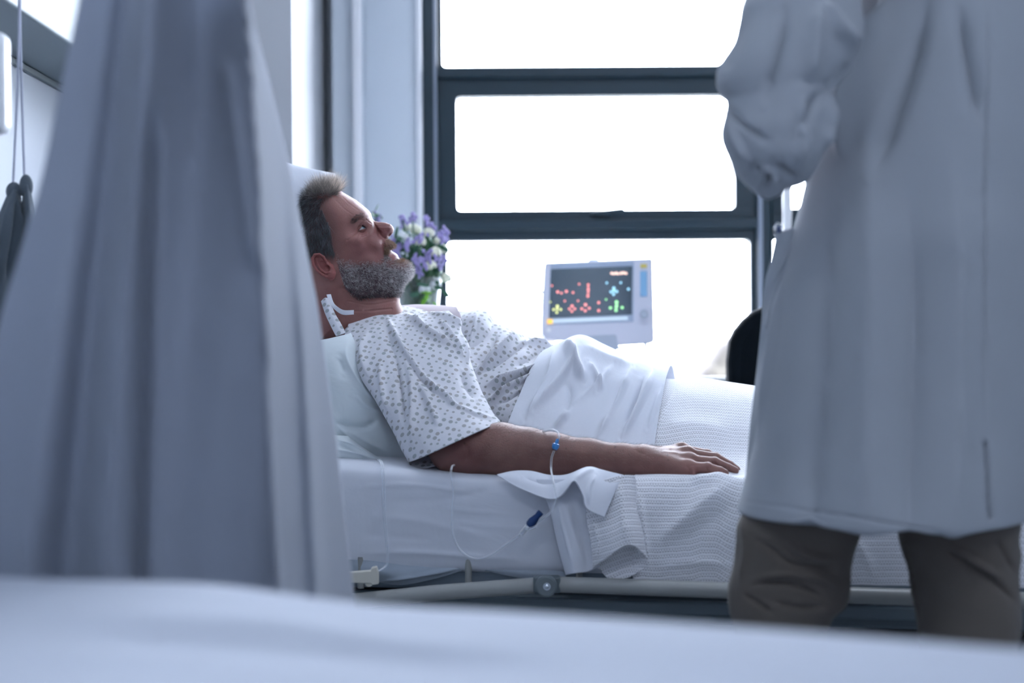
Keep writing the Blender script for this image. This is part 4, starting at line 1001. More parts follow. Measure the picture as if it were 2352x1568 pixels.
# eyelids
def lid(th0, th1, sg, n=60, rr=15.7):
    r = []; m = 26
    for i in range(m+2):
        th = th0 if i < 2 else th0+(th1-th0)*(i-1)/m; rad = 14.6 if i == 0 else rr+.3*math.exp(-((i-1)/2.)**2)
        for j in range(n):
            ph = math.radians(-88+176*j/(n-1)); tt = math.radians(th)
            dF, dU, dC = math.cos(ph)*math.cos(tt), math.cos(ph)*math.sin(tt), math.sin(ph)
            p = np.array([EY[0], EY[1]])+(Fv*dF+Uv*dU)*rad; r.append((p[0], p[1], sg*(EY[2]+dC*rad)))
    i, j = np.meshgrid(np.arange(m+1), np.arange(n-1), indexing='ij')
    f = np.stack([i*n+j, i*n+j+1, (i+1)*n+j+1, (i+1)*n+j], -1).reshape(-1, 4)
    return np.array(r), f
parts = [(H2W(headV), headQ), (H2W(eV), eQ), (H2W(eV*np.array([1, 1, -1])), eQ[:, ::-1])]
for sg in (1, -1):
    for a_, b_ in ((25, 176), (-17, -176)):
        v, f = lid(a_, b_, sg); parts.append((H2W(v), f if (a_ > 0) == (sg > 0) else f[:, ::-1]))

# right arm and hand
def W(px, py, d): return P(px, py, d)
AD = 2.58; ka = AD/FPX
lo = np.array([P(960, 960, AD)[0], AD-.15, P(1000, 1125, AD)[2]]); hi = np.array([P(1722, 960, AD)[0], AD+.12, P(1000, 950, AD)[2]])
def arm_sdf(g):
    C = [(985, 960, 2.65, 56), (1040, 1032, 2.60, 52), (1085, 1036, 2.585, 55), (1150, 1033, 2.580, 60), (1210, 1040, 2.578, 56), (1270, 1046, 2.575, 50), (1350, 1049, 2.570, 40), (1430, 1055, 2.560, 34), (1475, 1058, 2.553, 34)]
    f = None
    for p, q in zip(C[:-1], C[1:]):
        e = sd_cone(g, P(*p[:3]), P(*q[:3]), p[3]*ka, q[3]*ka); f = e if f is None else smin(f, e, .012)
    f = smin(f, sd_cone(g, P(1042, 1058, 2.60), P(1075, 1066, 2.60), 20*ka, 18*ka), .012)   # elbow point
    hd_ = 2.535
    K = {'pinky': [(1583, 1073, -.030, 18), (1626, 1074, -.032, 12.0), (1653, 1081, -.032, 10.0), (1666, 1086, -.032, 8.4)],
         'ring': [(1586, 1057, -.010, 17), (1642, 1062, -.012, 12.2), (1673, 1074, -.012, 10.0), (1689, 1080, -.012, 8.4)],
         'middle': [(1580, 1042, .012, 17), (1644, 1052, .010, 12.5), (1676, 1068, .010, 10.2), (1692, 1078, .010, 8.6)],
         'index': [(1567, 1033, .034, 16), (1625, 1044, .034, 12), (1664, 1064, .036, 10), (1684, 1078, .036, 8.4)]}
    palm = None
    for k, L in K.items():
        w = sd_cone(g, P(1482, 1058, 2.553+L[0][2]*.45), P(L[0][0], L[0][1]+(6 if k == 'pinky' else 2), hd_+L[0][2]), 30*ka, L[0][3]*ka)
        palm = w if palm is None else smin(palm, w, .010)
    palm = smin(palm, sd_cone(g, P(1490, 1070, 2.542), P(1572, 1084, hd_-.024), 30*ka, 20*ka), .012)
    f = smin(f, palm, .014)
    fing = None
    for k, L in K.items():
        w = None
        for p, q in zip(L[:-1], L[1:]):
            e = sd_cone(g, P(p[0], p[1], hd_+p[2]), P(q[0], q[1], hd_+q[2]), min(p[3], 13.)*ka, q[3]*ka); w = e if w is None else smin(w, e, .002)
        w = smin(w, sd_ell(g, P(L[1][0]-1, L[1][1]-1.5, hd_+L[1][2]), (9*ka, 9.5*ka, 10.5*ka)), .004)
        fing = w if fing is None else np.minimum(fing, w)
        f = smin(f, sd_ell(g, P(L[0][0]-2, L[0][1]-6, hd_+L[0][2]), (14*ka, 9*ka, 11*ka)), .008)
    f = smin(f, fing, .0035)
    th = None
    for p, q in zip([(1495, 1060, .03, 20), (1548, 1076, .055, 15), (1590, 1084, .060, 12)], [(1548, 1076, .055, 15), (1590, 1084, .060, 12), (1616, 1090, .056, 10)]):
        e = sd_cone(g, P(p[0], p[1], hd_+p[2]), P(q[0], q[1], hd_+q[2]), p[3]*ka, q[3]*ka); th = e if th is None else smin(th, e, .003)
    return smin(f, th, .008)
hs1 = .00135
gA = gridpts(lo, hi, hs1); fA = arm_sdf(gA)
aV, aQ = snet(fA, lo, hs1); aV = relax(aV, aQ, 2, .5); aN = vnormals(aV, aQ)
def HZ(pts): return [(1400+x/6.533, 980+y/6.533) for x, y in pts]
dsp = creases(pix(aV), [(HZ([(760, 385), (830, 370), (900, 380), (1060, 395)]), 3, .0012), (HZ([(880, 335), (950, 318)]), 2.5, .001), (HZ([(640, 320), (800, 325), (960, 300), (1100, 255)]), 4, .001), (HZ([(520, 400), (700, 420), (900, 470)]), 6, .0008),
                        (HZ([(1530, 500), (1545, 560), (1580, 600)]), 2, -.0009), (HZ([(1560, 500), (1590, 550), (1640, 590)]), 2, -.0008), (HZ([(1450, 590), (1460, 640), (1500, 680)]), 2, -.0006), (HZ([(1630, 640), (1650, 700)]), 1.6, -.0008), (HZ([(1780, 590), (1795, 640)]), 1.6, -.0006),
                        (HZ([(1180, 640), (1190, 600), (1230, 580), (1420, 572)]), 2.4, -.0006), (HZ([(1230, 490), (1270, 470), (1400, 482), (1540, 500)]), 2.4, -.0006), (HZ([(1160, 310), (1250, 370), (1350, 400)]), 3, -.0008),
                        (HZ([(1130, 560), (1180, 620), (1200, 690)]), 5, -.001), (HZ([(360, 320), (440, 380), (560, 420)]), 6, -.001), ([(1060, 1010), (1075, 1040), (1060, 1070)], 10, -.002), ([(1150, 1000), (1250, 1030), (1400, 1045)], 16, .0015), ([(1120, 1060), (1240, 1075), (1380, 1066)], 12, -.0015)])
aV = aV+aN*(dsp*np.clip(-aN[:, 1]*2+.2, 0, 1))[:, None]
parts.append((aV, aQ))
armV, armQ, armN = aV, aQ, vnormals(aV, aQ)
# torso, legs and far arm (under gown and covers)
lo = np.array([-.55, 2.6, .64]); hi = np.array([1.32, 3.42, 1.12]); g = gridpts(lo, hi, .011)
def chain(g, L, k=.03):
    f = None
    for p, q in zip(L[:-1], L[1:]):
        e = sd_cone(g, p[0], q[0], p[1], q[1]); f = e if f is None else smin(f, e, k)
    return f
tf = chain(g, [(P(800, 790, 2.95), .055), (P(870, 845, 2.96), .085), (P(960, 866, 2.98), .095), (P(1100, 905, 2.98), .085), (P(1250, 950, 2.96), .085), (P(1370, 985, 2.94), .07)])
tf = smin(tf, chain(g, [(P(880, 812, 2.92), .045), (P(930, 870, 2.80), .042), (P(985, 960, 2.68), .046)]), .03)
for t0, p0 in ((.31, P(1390, 1000, 2.86)), (.52, P(1390, 985, 2.97))):
    tf = smin(tf, chain(g, [(p0, .06), (B(.56, t0, .742), .046), (B(.96, t0+.01, .742), .032), (B(1.0, t0+.01, .745), .03), (B(1.07, t0+.01, .795), .022)]), .02)
far = chain(g, [(P(985, 835, 3.08), .05), (P(1060, 880, 3.15), .04), (B(.10, .80, .76), .038), (B(.30, .76, .755), .028), (B(.37, .75, .75), .03)])
for k in range(4): far = smin(far, chain(g, [(B(.38, .725+.018*k, .752), .012), (B(.44, .72+.02*k, .75), .011), (B(.465+.006*(k in (1, 2)), .72+.02*k, .742), .010)]), .006)
far = smin(far, chain(g, [(B(.33, .72, .752), .013), (B(.39, .69, .748), .011)]), .006)
tf = smin(tf, far, .02)
V, Qd = snet(tf, lo, .011); V = relax(V, Qd, 2); parts.append((V, Qd))
VV = []; QQ = []; n = 0; tone = []
for k, (v, q) in enumerate(parts):
    VV.append(v); QQ.append(q+n); n += len(v)
    c = np.ones((len(v), 3))
    if k == 0:
        z = (headV[:, :2]-np.array([640, 370]))/.287
        ga_ = lambda x, y, rx, r_: np.exp(-((z[:, 0]-x)/rx)**2-((z[:, 1]-y)/r_)**2)
        red = ga_(850, 580, 60, 60)*.8+ga_(660, 690, 110, 80)*.5+ga_(925, 745, 30, 20)*.9+ga_(690, 590, 60, 30)*.4
        c = c*(1-red[:, None]*np.array([.08, .30, .22]))
        lips = np.maximum(ga_(900, 765, 34, 26), ga_(920, 690, 14, 16)); c = c*(1-lips[:, None]*np.array([.15, .38, .30]))
        scalp = np.clip(1.4*(1-(polydist(z, [(150, 450), (300, 380), (380, 560), (380, 700)])/170)), 0, 1); c = c*(1-.45*scalp[:, None])
        bd = inpoly(z, [(470, 800), (620, 810), (840, 800), (1000, 830), (1080, 860), (980, 1080), (640, 1090), (540, 1020)]); bw = np.where(bd, np.clip(polydist(z, [(440, 760), (470, 800), (620, 810), (840, 800), (1000, 830)])/60, 0, 1), 0)[:, None]; c = c*(1-bw)+c*np.array([.50, .75, .95])*bw
    if k in (1, 2): c = c*np.array([1.0, .72, .76])
    if k >= 3 and k < 7: c = c*np.array([.82, .68, .68])
    if k == 7:
        q_ = pix(armV); g_ = lambda x, y, rx, r_: np.exp(-((q_[:, 0]-x)/rx)**2-((q_[:, 1]-y)/r_)**2)
        red = g_(1060, 1040, 45, 40)*.9+g_(1590, 1080, 26, 22)*.7+g_(1500, 1070, 60, 25)*.45+g_(1645, 1062, 8, 8)*.5+g_(1626, 1072, 8, 8)*.5+g_(1400, 1070, 60, 20)*.4
        c = c*(1-red[:, None]*np.array([.05, .22, .16]))*np.array([.80, .90, .86])
        for mx_, my_, mr_ in ((1533, 1045, 2.0), (1535, 1056, 1.6), (1413, 1026, 2.2), (1415, 1038, 1.5), (1067, 1018, 2.2), (1300, 1030, 1.5)):
            c = c*(1-.6*g_(mx_, my_, mr_, mr_)[:, None])
    tone.append(c)
me = npmesh('body', np.concatenate(VV), np.concatenate(QQ)); tv = np.concatenate(tone)
at = me.attributes.new('tone', 'FLOAT_VECTOR', 'POINT')
if len(me.vertices) == len(tv): at.data.foreach_set('vector', tv.astype(np.float32).ravel())
link('body', me, M_skin, pat)
# eyes
M_eye, t, bb = newmat('eye white and iris'); bb.inputs['Roughness'].default_value = .08; bb.inputs['Coat Weight'].default_value = 1
for sg in (1, -1):
    ctr = H2W(np.array([EY[0], EY[1], sg*EY[2]])); look = Hdir(np.array([*(Fv*.83+Uv*.2), .50])); look = look/np.linalg.norm(look)
    b = MB(); M3 = np.array(Vector((0, 0, 1)).rotation_difference(Vector(look)).to_matrix()); b.ball(ctr, 14.5*hs, 30, M3)
    o = b.build('eyeball', None, pat); 
    for nme, col in (('white', (.42, .42, .43)), ('iris', (.05, .09, .12)), ('pupil', (.003, .003, .004))):
        o.data.materials.append(plain('eye '+nme, col, .06, coat=1, noise=(30, 0)))
    Lc = Vector(ctr)-Vector(pat.location)
    for p_ in o.data.polygons:
        cs_ = (Vector(p_.center)-Lc).normalized().dot(Vector(look)); p_.material_index = 2 if cs_ > .978 else (1 if cs_ > .90 else 0)
# teeth
b = MB()
for k in range(-3, 4): b.ball(H2W(np.array([*zc(893-abs(k)*7, 714-abs(k)*-3, 0)[:2], k*7.5])), np.array([2.6, 3.2, 4.2])*hs, 6)
b.build('teeth', plain('tooth enamel', (.78, .77, .72), .25, coat=.5), pat)

# hair, eyebrow, beard
def sample(V, Qd, N, mask, n, seed):
    r = np.random.RandomState(seed); idx = np.nonzero(mask[Qd].all(1))[0]; a = np.linalg.norm(np.cross(V[Qd[idx, 2]]-V[Qd[idx, 0]], V[Qd[idx, 3]]-V[Qd[idx, 1]]), axis=1)
    f = idx[r.choice(len(idx), n, p=a/a.sum())]; u, v = r.rand(n, 1), r.rand(n, 1)
    p = (V[Qd[f, 0]]*(1-u)+V[Qd[f, 1]]*u)*(1-v)+(V[Qd[f, 3]]*(1-u)+V[Qd[f, 2]]*u)*v
    return p, N[Qd[f, 0]], r
z = (headV[:, :2]-np.array([640, 370]))/.287
U3, F3 = np.array([Uv[0], Uv[1], 0]), np.array([Fv[0], Fv[1], 0])
hp = [(60, 380), (150, 260), (300, 200), (420, 190), (500, 245), (470, 285), (410, 300), (350, 345), (365, 400), (400, 470), (430, 540), (432, 620), (445, 690), (470, 740), (440, 745), (400, 735), (330, 735), (285, 750), (250, 800), (260, 950), (290, 1040), (250, 1060), (100, 900), (40, 600)]
p, nrm, r = sample(headV, headQ, headN, inpoly(z, hp), 26000, 3)
zz = (p[:, :2]-np.array([640, 370]))/.287
top = np.clip((310-zz[:, 1]-.05*(zz[:, 0]-300))/50, 0, 1)*np.clip((.85-np.abs(nrm[:, 2]))/.3, 0, 1)
fl = -U3*.8-F3*.6; fl = fl-(nrm@fl)[:, None]*nrm; fl /= np.linalg.norm(fl, axis=1, keepdims=True)+.2
d = nrm*(.30+.75*top)[:, None]+fl*(1-top)[:, None]+(U3*.5+F3*.75)*(top)[:, None]*(.2+.8*np.clip((zz[:, 0:1]-200)/200, 0, 1))+r.normal(size=p.shape)*(.16+.42*top)[:, None]+.35*np.sin(p[:, [1, 0, 2]]*.35+1.)*top[:, None]
ln = (14+9*r.rand(len(p)))*(1-top)+top*(22+26*r.rand(len(p)))
fr = np.clip((zz[:, 0]-200)/250, 0, 1)*top
sh = (.035+.30*r.rand(len(p))**2)[:, None]*(1-top[:, None])*np.array([.9, .98, 1.1])*(1+.5*wav(p, 55, .2)[:, None])+top[:, None]*(.16+(.40+.75*np.clip((zz[:, 0:1]-240)/160, 0, 1))*r.rand(len(p))[:, None])*np.array([1.05, .95, .86])
grey = ((zz[:, 0] > 250) & (zz[:, 1] > 520))[:, None]; sh = np.where(grey, sh+.09*r.rand(len(p), 1), sh); ln = ln*(1-top*(1-np.clip((zz[:, 0]-60)/260, .5, 1)))
strands('hair', H2W(p-nrm*.8), Hdir(d), ln*hs, .00026, M_hair, pat, sh, curl=.42, seg=4, seed=4)
bp_ = [(440, 700), (505, 755), (560, 782), (640, 796), (740, 788), (800, 782), (850, 765), (842, 720), (835, 650), (852, 615), (885, 628), (930, 660), (918, 690), (890, 700), (868, 730), (872, 765), (900, 790), (945, 775), (980, 780), (1090, 830), (1080, 900), (1000, 1000), (975, 1085), (850, 1090), (740, 1090), (640, 1108), (570, 1060), (520, 960), (490, 860), (460, 790)]
p, nrm, r = sample(headV, headQ, headN, inpoly(z, bp_), 18000, 7)
p2, n2, _ = sample(headV, headQ, headN, inpoly(z, [(836, 640), (850, 612), (885, 628), (932, 660), (920, 690), (890, 702), (868, 735), (870, 775), (846, 780), (838, 710)]), 1100, 17); p = np.concatenate([p, p2]); nrm = np.concatenate([nrm, n2])
p3, n3, _ = sample(headV, headQ, headN, inpoly(z, [(838, 680), (868, 700), (878, 760), (905, 792), (850, 805), (836, 780)]), 900, 19); p = np.concatenate([p, p3]); nrm = np.concatenate([nrm, n3])
zz = (p[:, :2]-np.array([640, 370]))/.287
keep = r.rand(len(p)) < np.clip(polydist(zz, [(420, 690), (500, 755), (560, 785), (640, 800), (740, 790), (800, 785)])/42, .0, 1); p, nrm, zz = p[keep], nrm[keep], zz[keep]
mus = (zz[:, 1] < 745) & (zz[:, 0] > 830)
fl = -U3*.55+F3*.30; fl = fl-(nrm@fl)[:, None]*nrm
d = nrm*.5+fl+r.normal(size=p.shape)*.38+.3*np.sin(p[:, [1, 2, 0]]*.5)
d[mus] = nrm[mus]*.35+(-U3*.8+F3*.05)+r.normal(size=(mus.sum(), 3))*.2
chin = np.exp(-((zz[:, 0]-1030)/90)**2-((zz[:, 1]-900)/110)**2)
ln = (6+4*r.rand(len(p)))+chin*5; ln[mus] = 5+3*r.rand(mus.sum())
ln *= np.where(zz[:, 0] > 900, 1, np.clip((zz[:, 1]-700)/130, .45, 1)); ln[mus] = 5+5*r.rand(mus.sum())
w = r.rand(len(p)); low = np.clip((zz[:, 1]-960)/110, 0, 1)*np.clip((990-zz[:, 0])/90, 0, 1)
side = np.clip((560-zz[:, 0])/80, 0, 1)
cl = wav(p, 77, .28); light = (w > .27+.62*low+.2*side+.22*cl)
sh = np.where(light[:, None], (.50+.42*r.rand(len(p), 1))*np.array([1.0, .98, .98]), (.03+.06*r.rand(len(p), 1))*np.array([1, 1, 1.1]))
sh = sh*(1.15+.5*chin[:, None]+.15*wav(p, 78, .4)[:, None])*(1-.35*low[:, None])
br = (np.exp(-((zz[:, 0]-975)/70)**2-((zz[:, 1]-795)/36)**2)+mus*.9)[:, None]; br = np.clip(br, 0, 1)
sh = sh*(1-br)+br*np.array([.36, .235, .15])*(.25+1.7*r.rand(len(p), 1))
strands('beard', H2W(p-nrm*.5), Hdir(d), ln*hs, .00023, M_hair, pat, sh, curl=.7, seg=3, seed=8)
ep = [(580, 505), (592, 462), (630, 432), (680, 418), (700, 440), (690, 455), (650, 470), (612, 505)]
p, nrm, r = sample(headV, headQ, headN, inpoly(z, ep) & (np.abs(headV[:, 2]) > 14), 560, 9)
d = nrm*.45+(-F3*.8+U3*.25)*1+r.normal(size=p.shape)*.15; d[:, 2] += np.sign(p[:, 2])*.3
strands('eyebrow', H2W(p), Hdir(d), (5+4*r.rand(len(p)))*hs, .00017, M_hair, pat, (.03+.10*r.rand(len(p), 1))*np.array([1.1, .9, .85]), curl=.25, seg=3, seed=10)
L = []; Dl = []
for sg in (1, -1):
    for k in range(60):
        ph = math.radians(-50+130*k/59); tt = math.radians(24); rad = 15.9
        v = np.array([*(np.array([EY[0], EY[1]])+(Fv*math.cos(ph)*math.cos(tt)+Uv*math.cos(ph)*math.sin(tt))*rad), sg*(EY[2]+math.sin(ph)*rad)]); L.append(v)
        Dl.append(F3*math.cos(ph)+np.array([0, 0, sg*math.sin(ph)])+U3*.1)
strands('eyelashes', H2W(np.array(L)), Hdir(np.array(Dl)), np.full(120, 6.)*hs, .00016, M_hair, pat, np.full((120, 3), .02), curl=.1, seg=3, seed=12)
qa = pix(armV)
p, nrm, r = sample(armV, armQ, armN, (qa[:, 0] > 1110) & (qa[:, 0] < 1520) & (armN[:, 2] > -.2), 5000, 13)
strands('arm_hair', p, nrm*.25+np.array([.9, 0, -.12])+r.normal(size=p.shape)*.3, .006+.006*r.rand(len(p)), .00007, M_hair, pat, (.10+.22*r.rand(len(p), 1))*np.array([1.1, .9, .75]), curl=.5, seg=3, seed=14)
# ------------------------------------------------------------------ the gown
def Zg(pts): return [(720+x*.2934, 660+y*.2934) for x, y in pts]
gcs = [([(1205, 770), (1160, 805), (1110, 850)], 5, .007), ([(1230, 775), (1150, 830), (1098, 862)], 4, -.006), (Zg([(1620, 370), (1480, 520), (1330, 640), (1240, 690)]), 5, .008), (Zg([(1870, 570), (1650, 660), (1450, 730), (1330, 790)]), 5, .009), (Zg([(1860, 600), (1650, 690), (1450, 770), (1370, 860)]), 4, -.010),
       (Zg([(1850, 640), (1600, 740), (1400, 870), (1370, 910)]), 5, .009), (Zg([(1790, 740), (1600, 830), (1430, 920)]), 5, -.006), (Zg([(1880, 470), (1750, 440), (1640, 450), (1560, 500)]), 6, .006), (Zg([(1880, 430), (1760, 375), (1680, 365)]), 5, .005),
       (Zg([(1440, 370), (1380, 480), (1250, 620)]), 5, -.006), (Zg([(1530, 390), (1400, 550), (1250, 670)]), 4, .005), (Zg([(1780, 490), (1700, 560), (1560, 620)]), 7, -.004)]
torso = patch('gown', [[(800, 800, 3.12), (900, 790, 3.2), (1000, 800, 3.22), (1100, 810, 3.22), (1200, 840, 3.2), (1340, 880, 3.18)],
                       [(806, 724, 3.0), (890, 706, 3.02), (990, 716, 3.05), (1100, 722, 3.08), (1190, 768, 3.03), (1320, 805, 3.0)],
                       [(803, 738, 2.90), (880, 722, 2.90), (985, 745, 2.92), (1090, 782, 2.93), (1188, 802, 2.90), (1310, 852, 2.96)],
                       [(795, 800, 2.83), (880, 800, 2.82), (980, 825, 2.82), (1085, 850, 2.83), (1180, 868, 2.81), (1296, 900, 2.88)],
                       [(850, 900, 2.80), (920, 905, 2.79), (1010, 920, 2.79), (1110, 935, 2.775), (1190, 945, 2.76), (1275, 970, 2.83)],
                       [(900, 1010, 2.82), (960, 1020, 2.81), (1030, 1020, 2.80), (1110, 1020, 2.76), (1190, 1030, 2.74), (1270, 1035, 2.735)]], 170, 220, M_gown, cs=gcs, ck=2.0, noise=[(41, 18, .0025, (1, 1, 1)), (42, 50, .0006, (1, 1, 1))], thick=.0016)
# far sleeve and far side of the collar
fs = patch('gown_far_sleeve', [[(1040, 730, 3.12), (1090, 712, 3.12), (1128, 722, 3.12), (1150, 790, 3.14)], [(1042, 732, 3.04), (1092, 713, 3.03), (1124, 722, 3.03), (1140, 790, 3.05)], [(1046, 740, 2.97), (1094, 730, 2.95), (1121, 752, 2.955), (1120, 810, 2.97)], [(1060, 800, 2.93), (1082, 800, 2.90), (1096, 812, 2.91), (1090, 850, 2.93)]], 60, 60, M_gown,
           cs=[(Zg([(1280, 190), (1255, 330), (1210, 530)]), 3, .006), (Zg([(1330, 180), (1390, 260), (1380, 370)]), 4, .005)], noise=[(43, 30, .002, (1, 1, 1))], thick=.0016)
fc = patch('gown_collar', [[(918, 703, 3.03), (960, 700, 3.05), (1010, 702, 3.05), (1048, 704, 3.04)], [(918, 703, 3.01), (962, 701, 3.02), (1012, 703, 3.02), (1050, 706, 3.01)], [(925, 716, 2.975), (965, 716, 2.985), (1015, 718, 2.985), (1058, 724, 2.98)], [(930, 735, 2.96), (970, 740, 2.965), (1015, 745, 2.965), (1062, 750, 2.96)]], 40, 60, plain('pinkish inner collar cloth', (.62, .55, .58), .9), thick=.0016)
# near sleeve: an open tube from shoulder to hem
SL = [((798, 738), (1030, 714), 2.93, .03, .02, 0), ((793, 765), (1050, 738), 2.87, .055, .03, 0), ((803, 812), (1072, 800), 2.80, .065, .04, 0), ((826, 868), (1092, 862), 2.745, .07, .045, 0), ((862, 925), (1112, 912), 2.70, .075, .05, 0), ((902, 992), (1130, 945), 2.66, .08, .055, 6), ((920, 1028), (1140, 957), 2.64, .085, .058, 10), ((940, 1061), (1149, 968), 2.62, .09, .06, 12)]
G = []
for (L_, R_2, d, near, farr, sag) in SL:
    r = []
    for k in range(18):
        th = 2*math.pi*k/18; c, s = math.cos(th), math.sin(th); a = .5-.5*c     # near arc first
        x = L_[0]+(R_2[0]-L_[0])*a; y = L_[1]+(R_2[1]-L_[1])*a
        if s > 0: y += sag*.2*s; dd = d-near*s
        else: y += -s*sag*3.0*(1-.45*a); dd = d-farr*s
        r.append((x, y, dd))
    G.append(r)
scs = [(Zg([(530, 165), (620, 330), (700, 480), (770, 590), (860, 700), (1050, 880), (1090, 920), (1300, 1000), (1450, 1040)]), 5, .006), (Zg([(690, 210), (800, 270), (870, 340), (1000, 420), (1130, 480)]), 7, .007), (Zg([(980, 250), (1080, 400), (1180, 560)]), 4, .006), (Zg([(900, 200), (1100, 280), (1180, 340)]), 5, .006),
       (Zg([(1170, 340), (1210, 600)]), 4, .004), (Zg([(640, 560), (680, 800), (700, 1100)]), 6, -.005), (Zg([(560, 300), (620, 500), (660, 700)]), 8, -.004), (Zg([(700, 520), (760, 700), (780, 1000), (770, 1250)]), 7, .005), (Zg([(820, 740), (900, 900), (980, 1100)]), 6, .005), (Zg([(520, 560), (540, 800), (600, 1000)]), 7, .004),
       (Zg([(780, 620), (900, 760), (1010, 850)]), 7, -.006), (Zg([(1160, 640), (1200, 760), (1280, 880)]), 10, -.004), (Zg([(1060, 900), (1180, 960), (1330, 1020)]), 6, -.004), (Zg([(440, 340), (380, 480), (420, 700)]), 9, .004), (Zg([(600, 440), (640, 620), (650, 760)]), 4, .003)]
sl_ = patch('gown_sleeve', G, 150, 216, M_gown, closed=True, cs=scs, ck=2.5, noise=[(51, 22, .0022, (1, 1, 1)), (52, 60, .0006, (1, 1, 1))], thick=.0018)
hp_ = patch('sleeve_lining', [[(936, 1058, 2.66), (975, 1032, 2.68), (1020, 1012, 2.66)], [(944, 1070, 2.63), (980, 1058, 2.64), (1012, 1046, 2.63)], [(962, 1077, 2.60), (988, 1072, 2.60), (1014, 1066, 2.61)]], 30, 40, M_gown, thick=.0018)
for q in (torso, fs, fc, sl_, hp_):
    q.parent = pat; q.matrix_parent_inverse = Matrix.Translation(-Vector(pat.location))
t1 = patch('gown_tie', [[(738, 692, 2.84), (747, 684, 2.835), (757, 688, 2.84)], [(748, 722, 2.825), (758, 716, 2.82), (768, 718, 2.825)], [(760, 748, 2.81), (772, 742, 2.805), (782, 742, 2.81)], [(772, 772, 2.80), (784, 768, 2.795), (794, 764, 2.80)]], 50, 14, M_gown, thick=.002)
t2 = patch('gown_tie', [[(750, 677, 2.85), (760, 676, 2.85)], [(756, 696, 2.835), (766, 694, 2.835)], [(768, 710, 2.83), (775, 704, 2.83)], [(786, 722, 2.84), (790, 712, 2.84)], [(812, 722, 2.87), (812, 712, 2.87)]], 50, 8, M_sheet, thick=.002)
for q in (t1, t2): q.parent = pat; q.matrix_parent_inverse = Matrix.Translation(-Vector(pat.location))

# ------------------------------------------------------------------ the doctor, seen from behind
DD = 2.10
doc = empty('person', (P(2030, 800, DD)[0], DD, 0), 'person in long white coat and brown trousers standing with back to camera beside the bed', 'person')
def lw(y, xl, xr, dc, dr, n=18, dy=0, pw=1.0):
    """a level ring whose sides are seen at xl and xr"""
    z = P((xl+xr)/2, y, dc)[2]; a, b_ = P(xl, y, dc)[0], P(xr, y, dc)[0]; c, h = (a+b_)/2, (b_-a)/2; r = []
    for k in range(n):
        th = 2*math.pi*k/n; cs_, sn = math.cos(th), math.sin(th)
        r.append((c+h*cs_, dc+dr*math.copysign(abs(sn)**pw, sn)+dy*cs_, z))
    return r
CR = [(-160, 2060, 2300, .07), (-130, 1990, 2370, .12), (-60, 1965, 2410, .15), (0, 1978, 2420, .155), (120, 1940, 2425, .165), (300, 1885, 2420, .17), (455, 1850, 2405, .17), (520, 1832, 2400, .175), (560, 1822, 2396, .178), (620, 1808, 2392, .18), (700, 1792, 2388, .185), (850, 1768, 2380, .195), (1000, 1744, 2370, .205), (1100, 1724, 2362, .215), (1165, 1708, 2352, .22), (1176, 1709, 2348, .218)]
G = [lw(y, a, b_, DD, d) for y, a, b_, d in CR]
def Z6(pts): return [(1600+x/1.96, y/1.96) for x, y in pts]
ccs = [([(2276, -20), (2266, 400), (2262, 800), (2264, 1020)], 3, -.003), ([(2263, 1020), (2268, 1100), (2272, 1190)], 3.2, -.022, 1), ([(2050, -20), (1990, 120), (1950, 260), (1930, 380)], 26, .014), ([(2010, -20), (1950, 100), (1920, 200)], 20, -.016), ([(2130, -20), (2090, 150), (2040, 300), (2000, 420)], 24, -.010), ([(2200, 0), (2230, 150), (2262, 300)], 18, -.008),
       ([(1990, 100), (2000, 700), (1985, 1350)], 60, .006), ([(2180, 300), (2200, 700), (2180, 1350)], 50, .006), ([(2090, 400), (2100, 800), (2085, 1350)], 45, -.007), ([(1905, 420), (1890, 700), (1870, 1000), (1850, 1350)], 35, -.007), ([(1832, 520), (1800, 600), (1785, 760), (1760, 900), (1742, 1010)], 6, .008), ([(1790, 600), (1764, 640), (1756, 700)], 5, .006),
       ([(1780, 700), (1770, 800), (1750, 830)], 6, -.006), ([(1703, 1150), (1900, 1178), (2150, 1218), (2260, 1226)], 3, -.0015)]
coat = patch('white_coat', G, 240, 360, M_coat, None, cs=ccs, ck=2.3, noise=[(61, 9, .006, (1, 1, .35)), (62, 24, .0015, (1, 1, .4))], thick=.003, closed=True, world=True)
SR = [(-150, 1850, 2070, 2.07, .05), (-110, 1800, 2040, 2.03, .07), (-60, 1750, 2000, 1.98, .08), (0, 1710, 1976, 1.95, .085), (50, 1697, 1981, 1.94, .085), (95, 1684, 1978, 1.93, .085), (150, 1651, 1956, 1.93, .085), (188, 1646, 1930, 1.93, .082), (212, 1656, 1910, 1.93, .078), (232, 1668, 1914, 1.93, .078), (262, 1664, 1918, 1.93, .078), (300, 1656, 1904, 1.93, .078), (330, 1661, 1900, 1.93, .074), (365, 1678, 1882, 1.93, .068), (400, 1698, 1862, 1.935, .055), (418, 1712, 1845, 1.94, .045), (432, 1726, 1806, 1.94, .035), (446, 1742, 1788, 1.94, .02), (455, 1760, 1770, 1.94, .004)]
G = [lw(y, a, b_, dc, d) for y, a, b_, dc, d in SR]
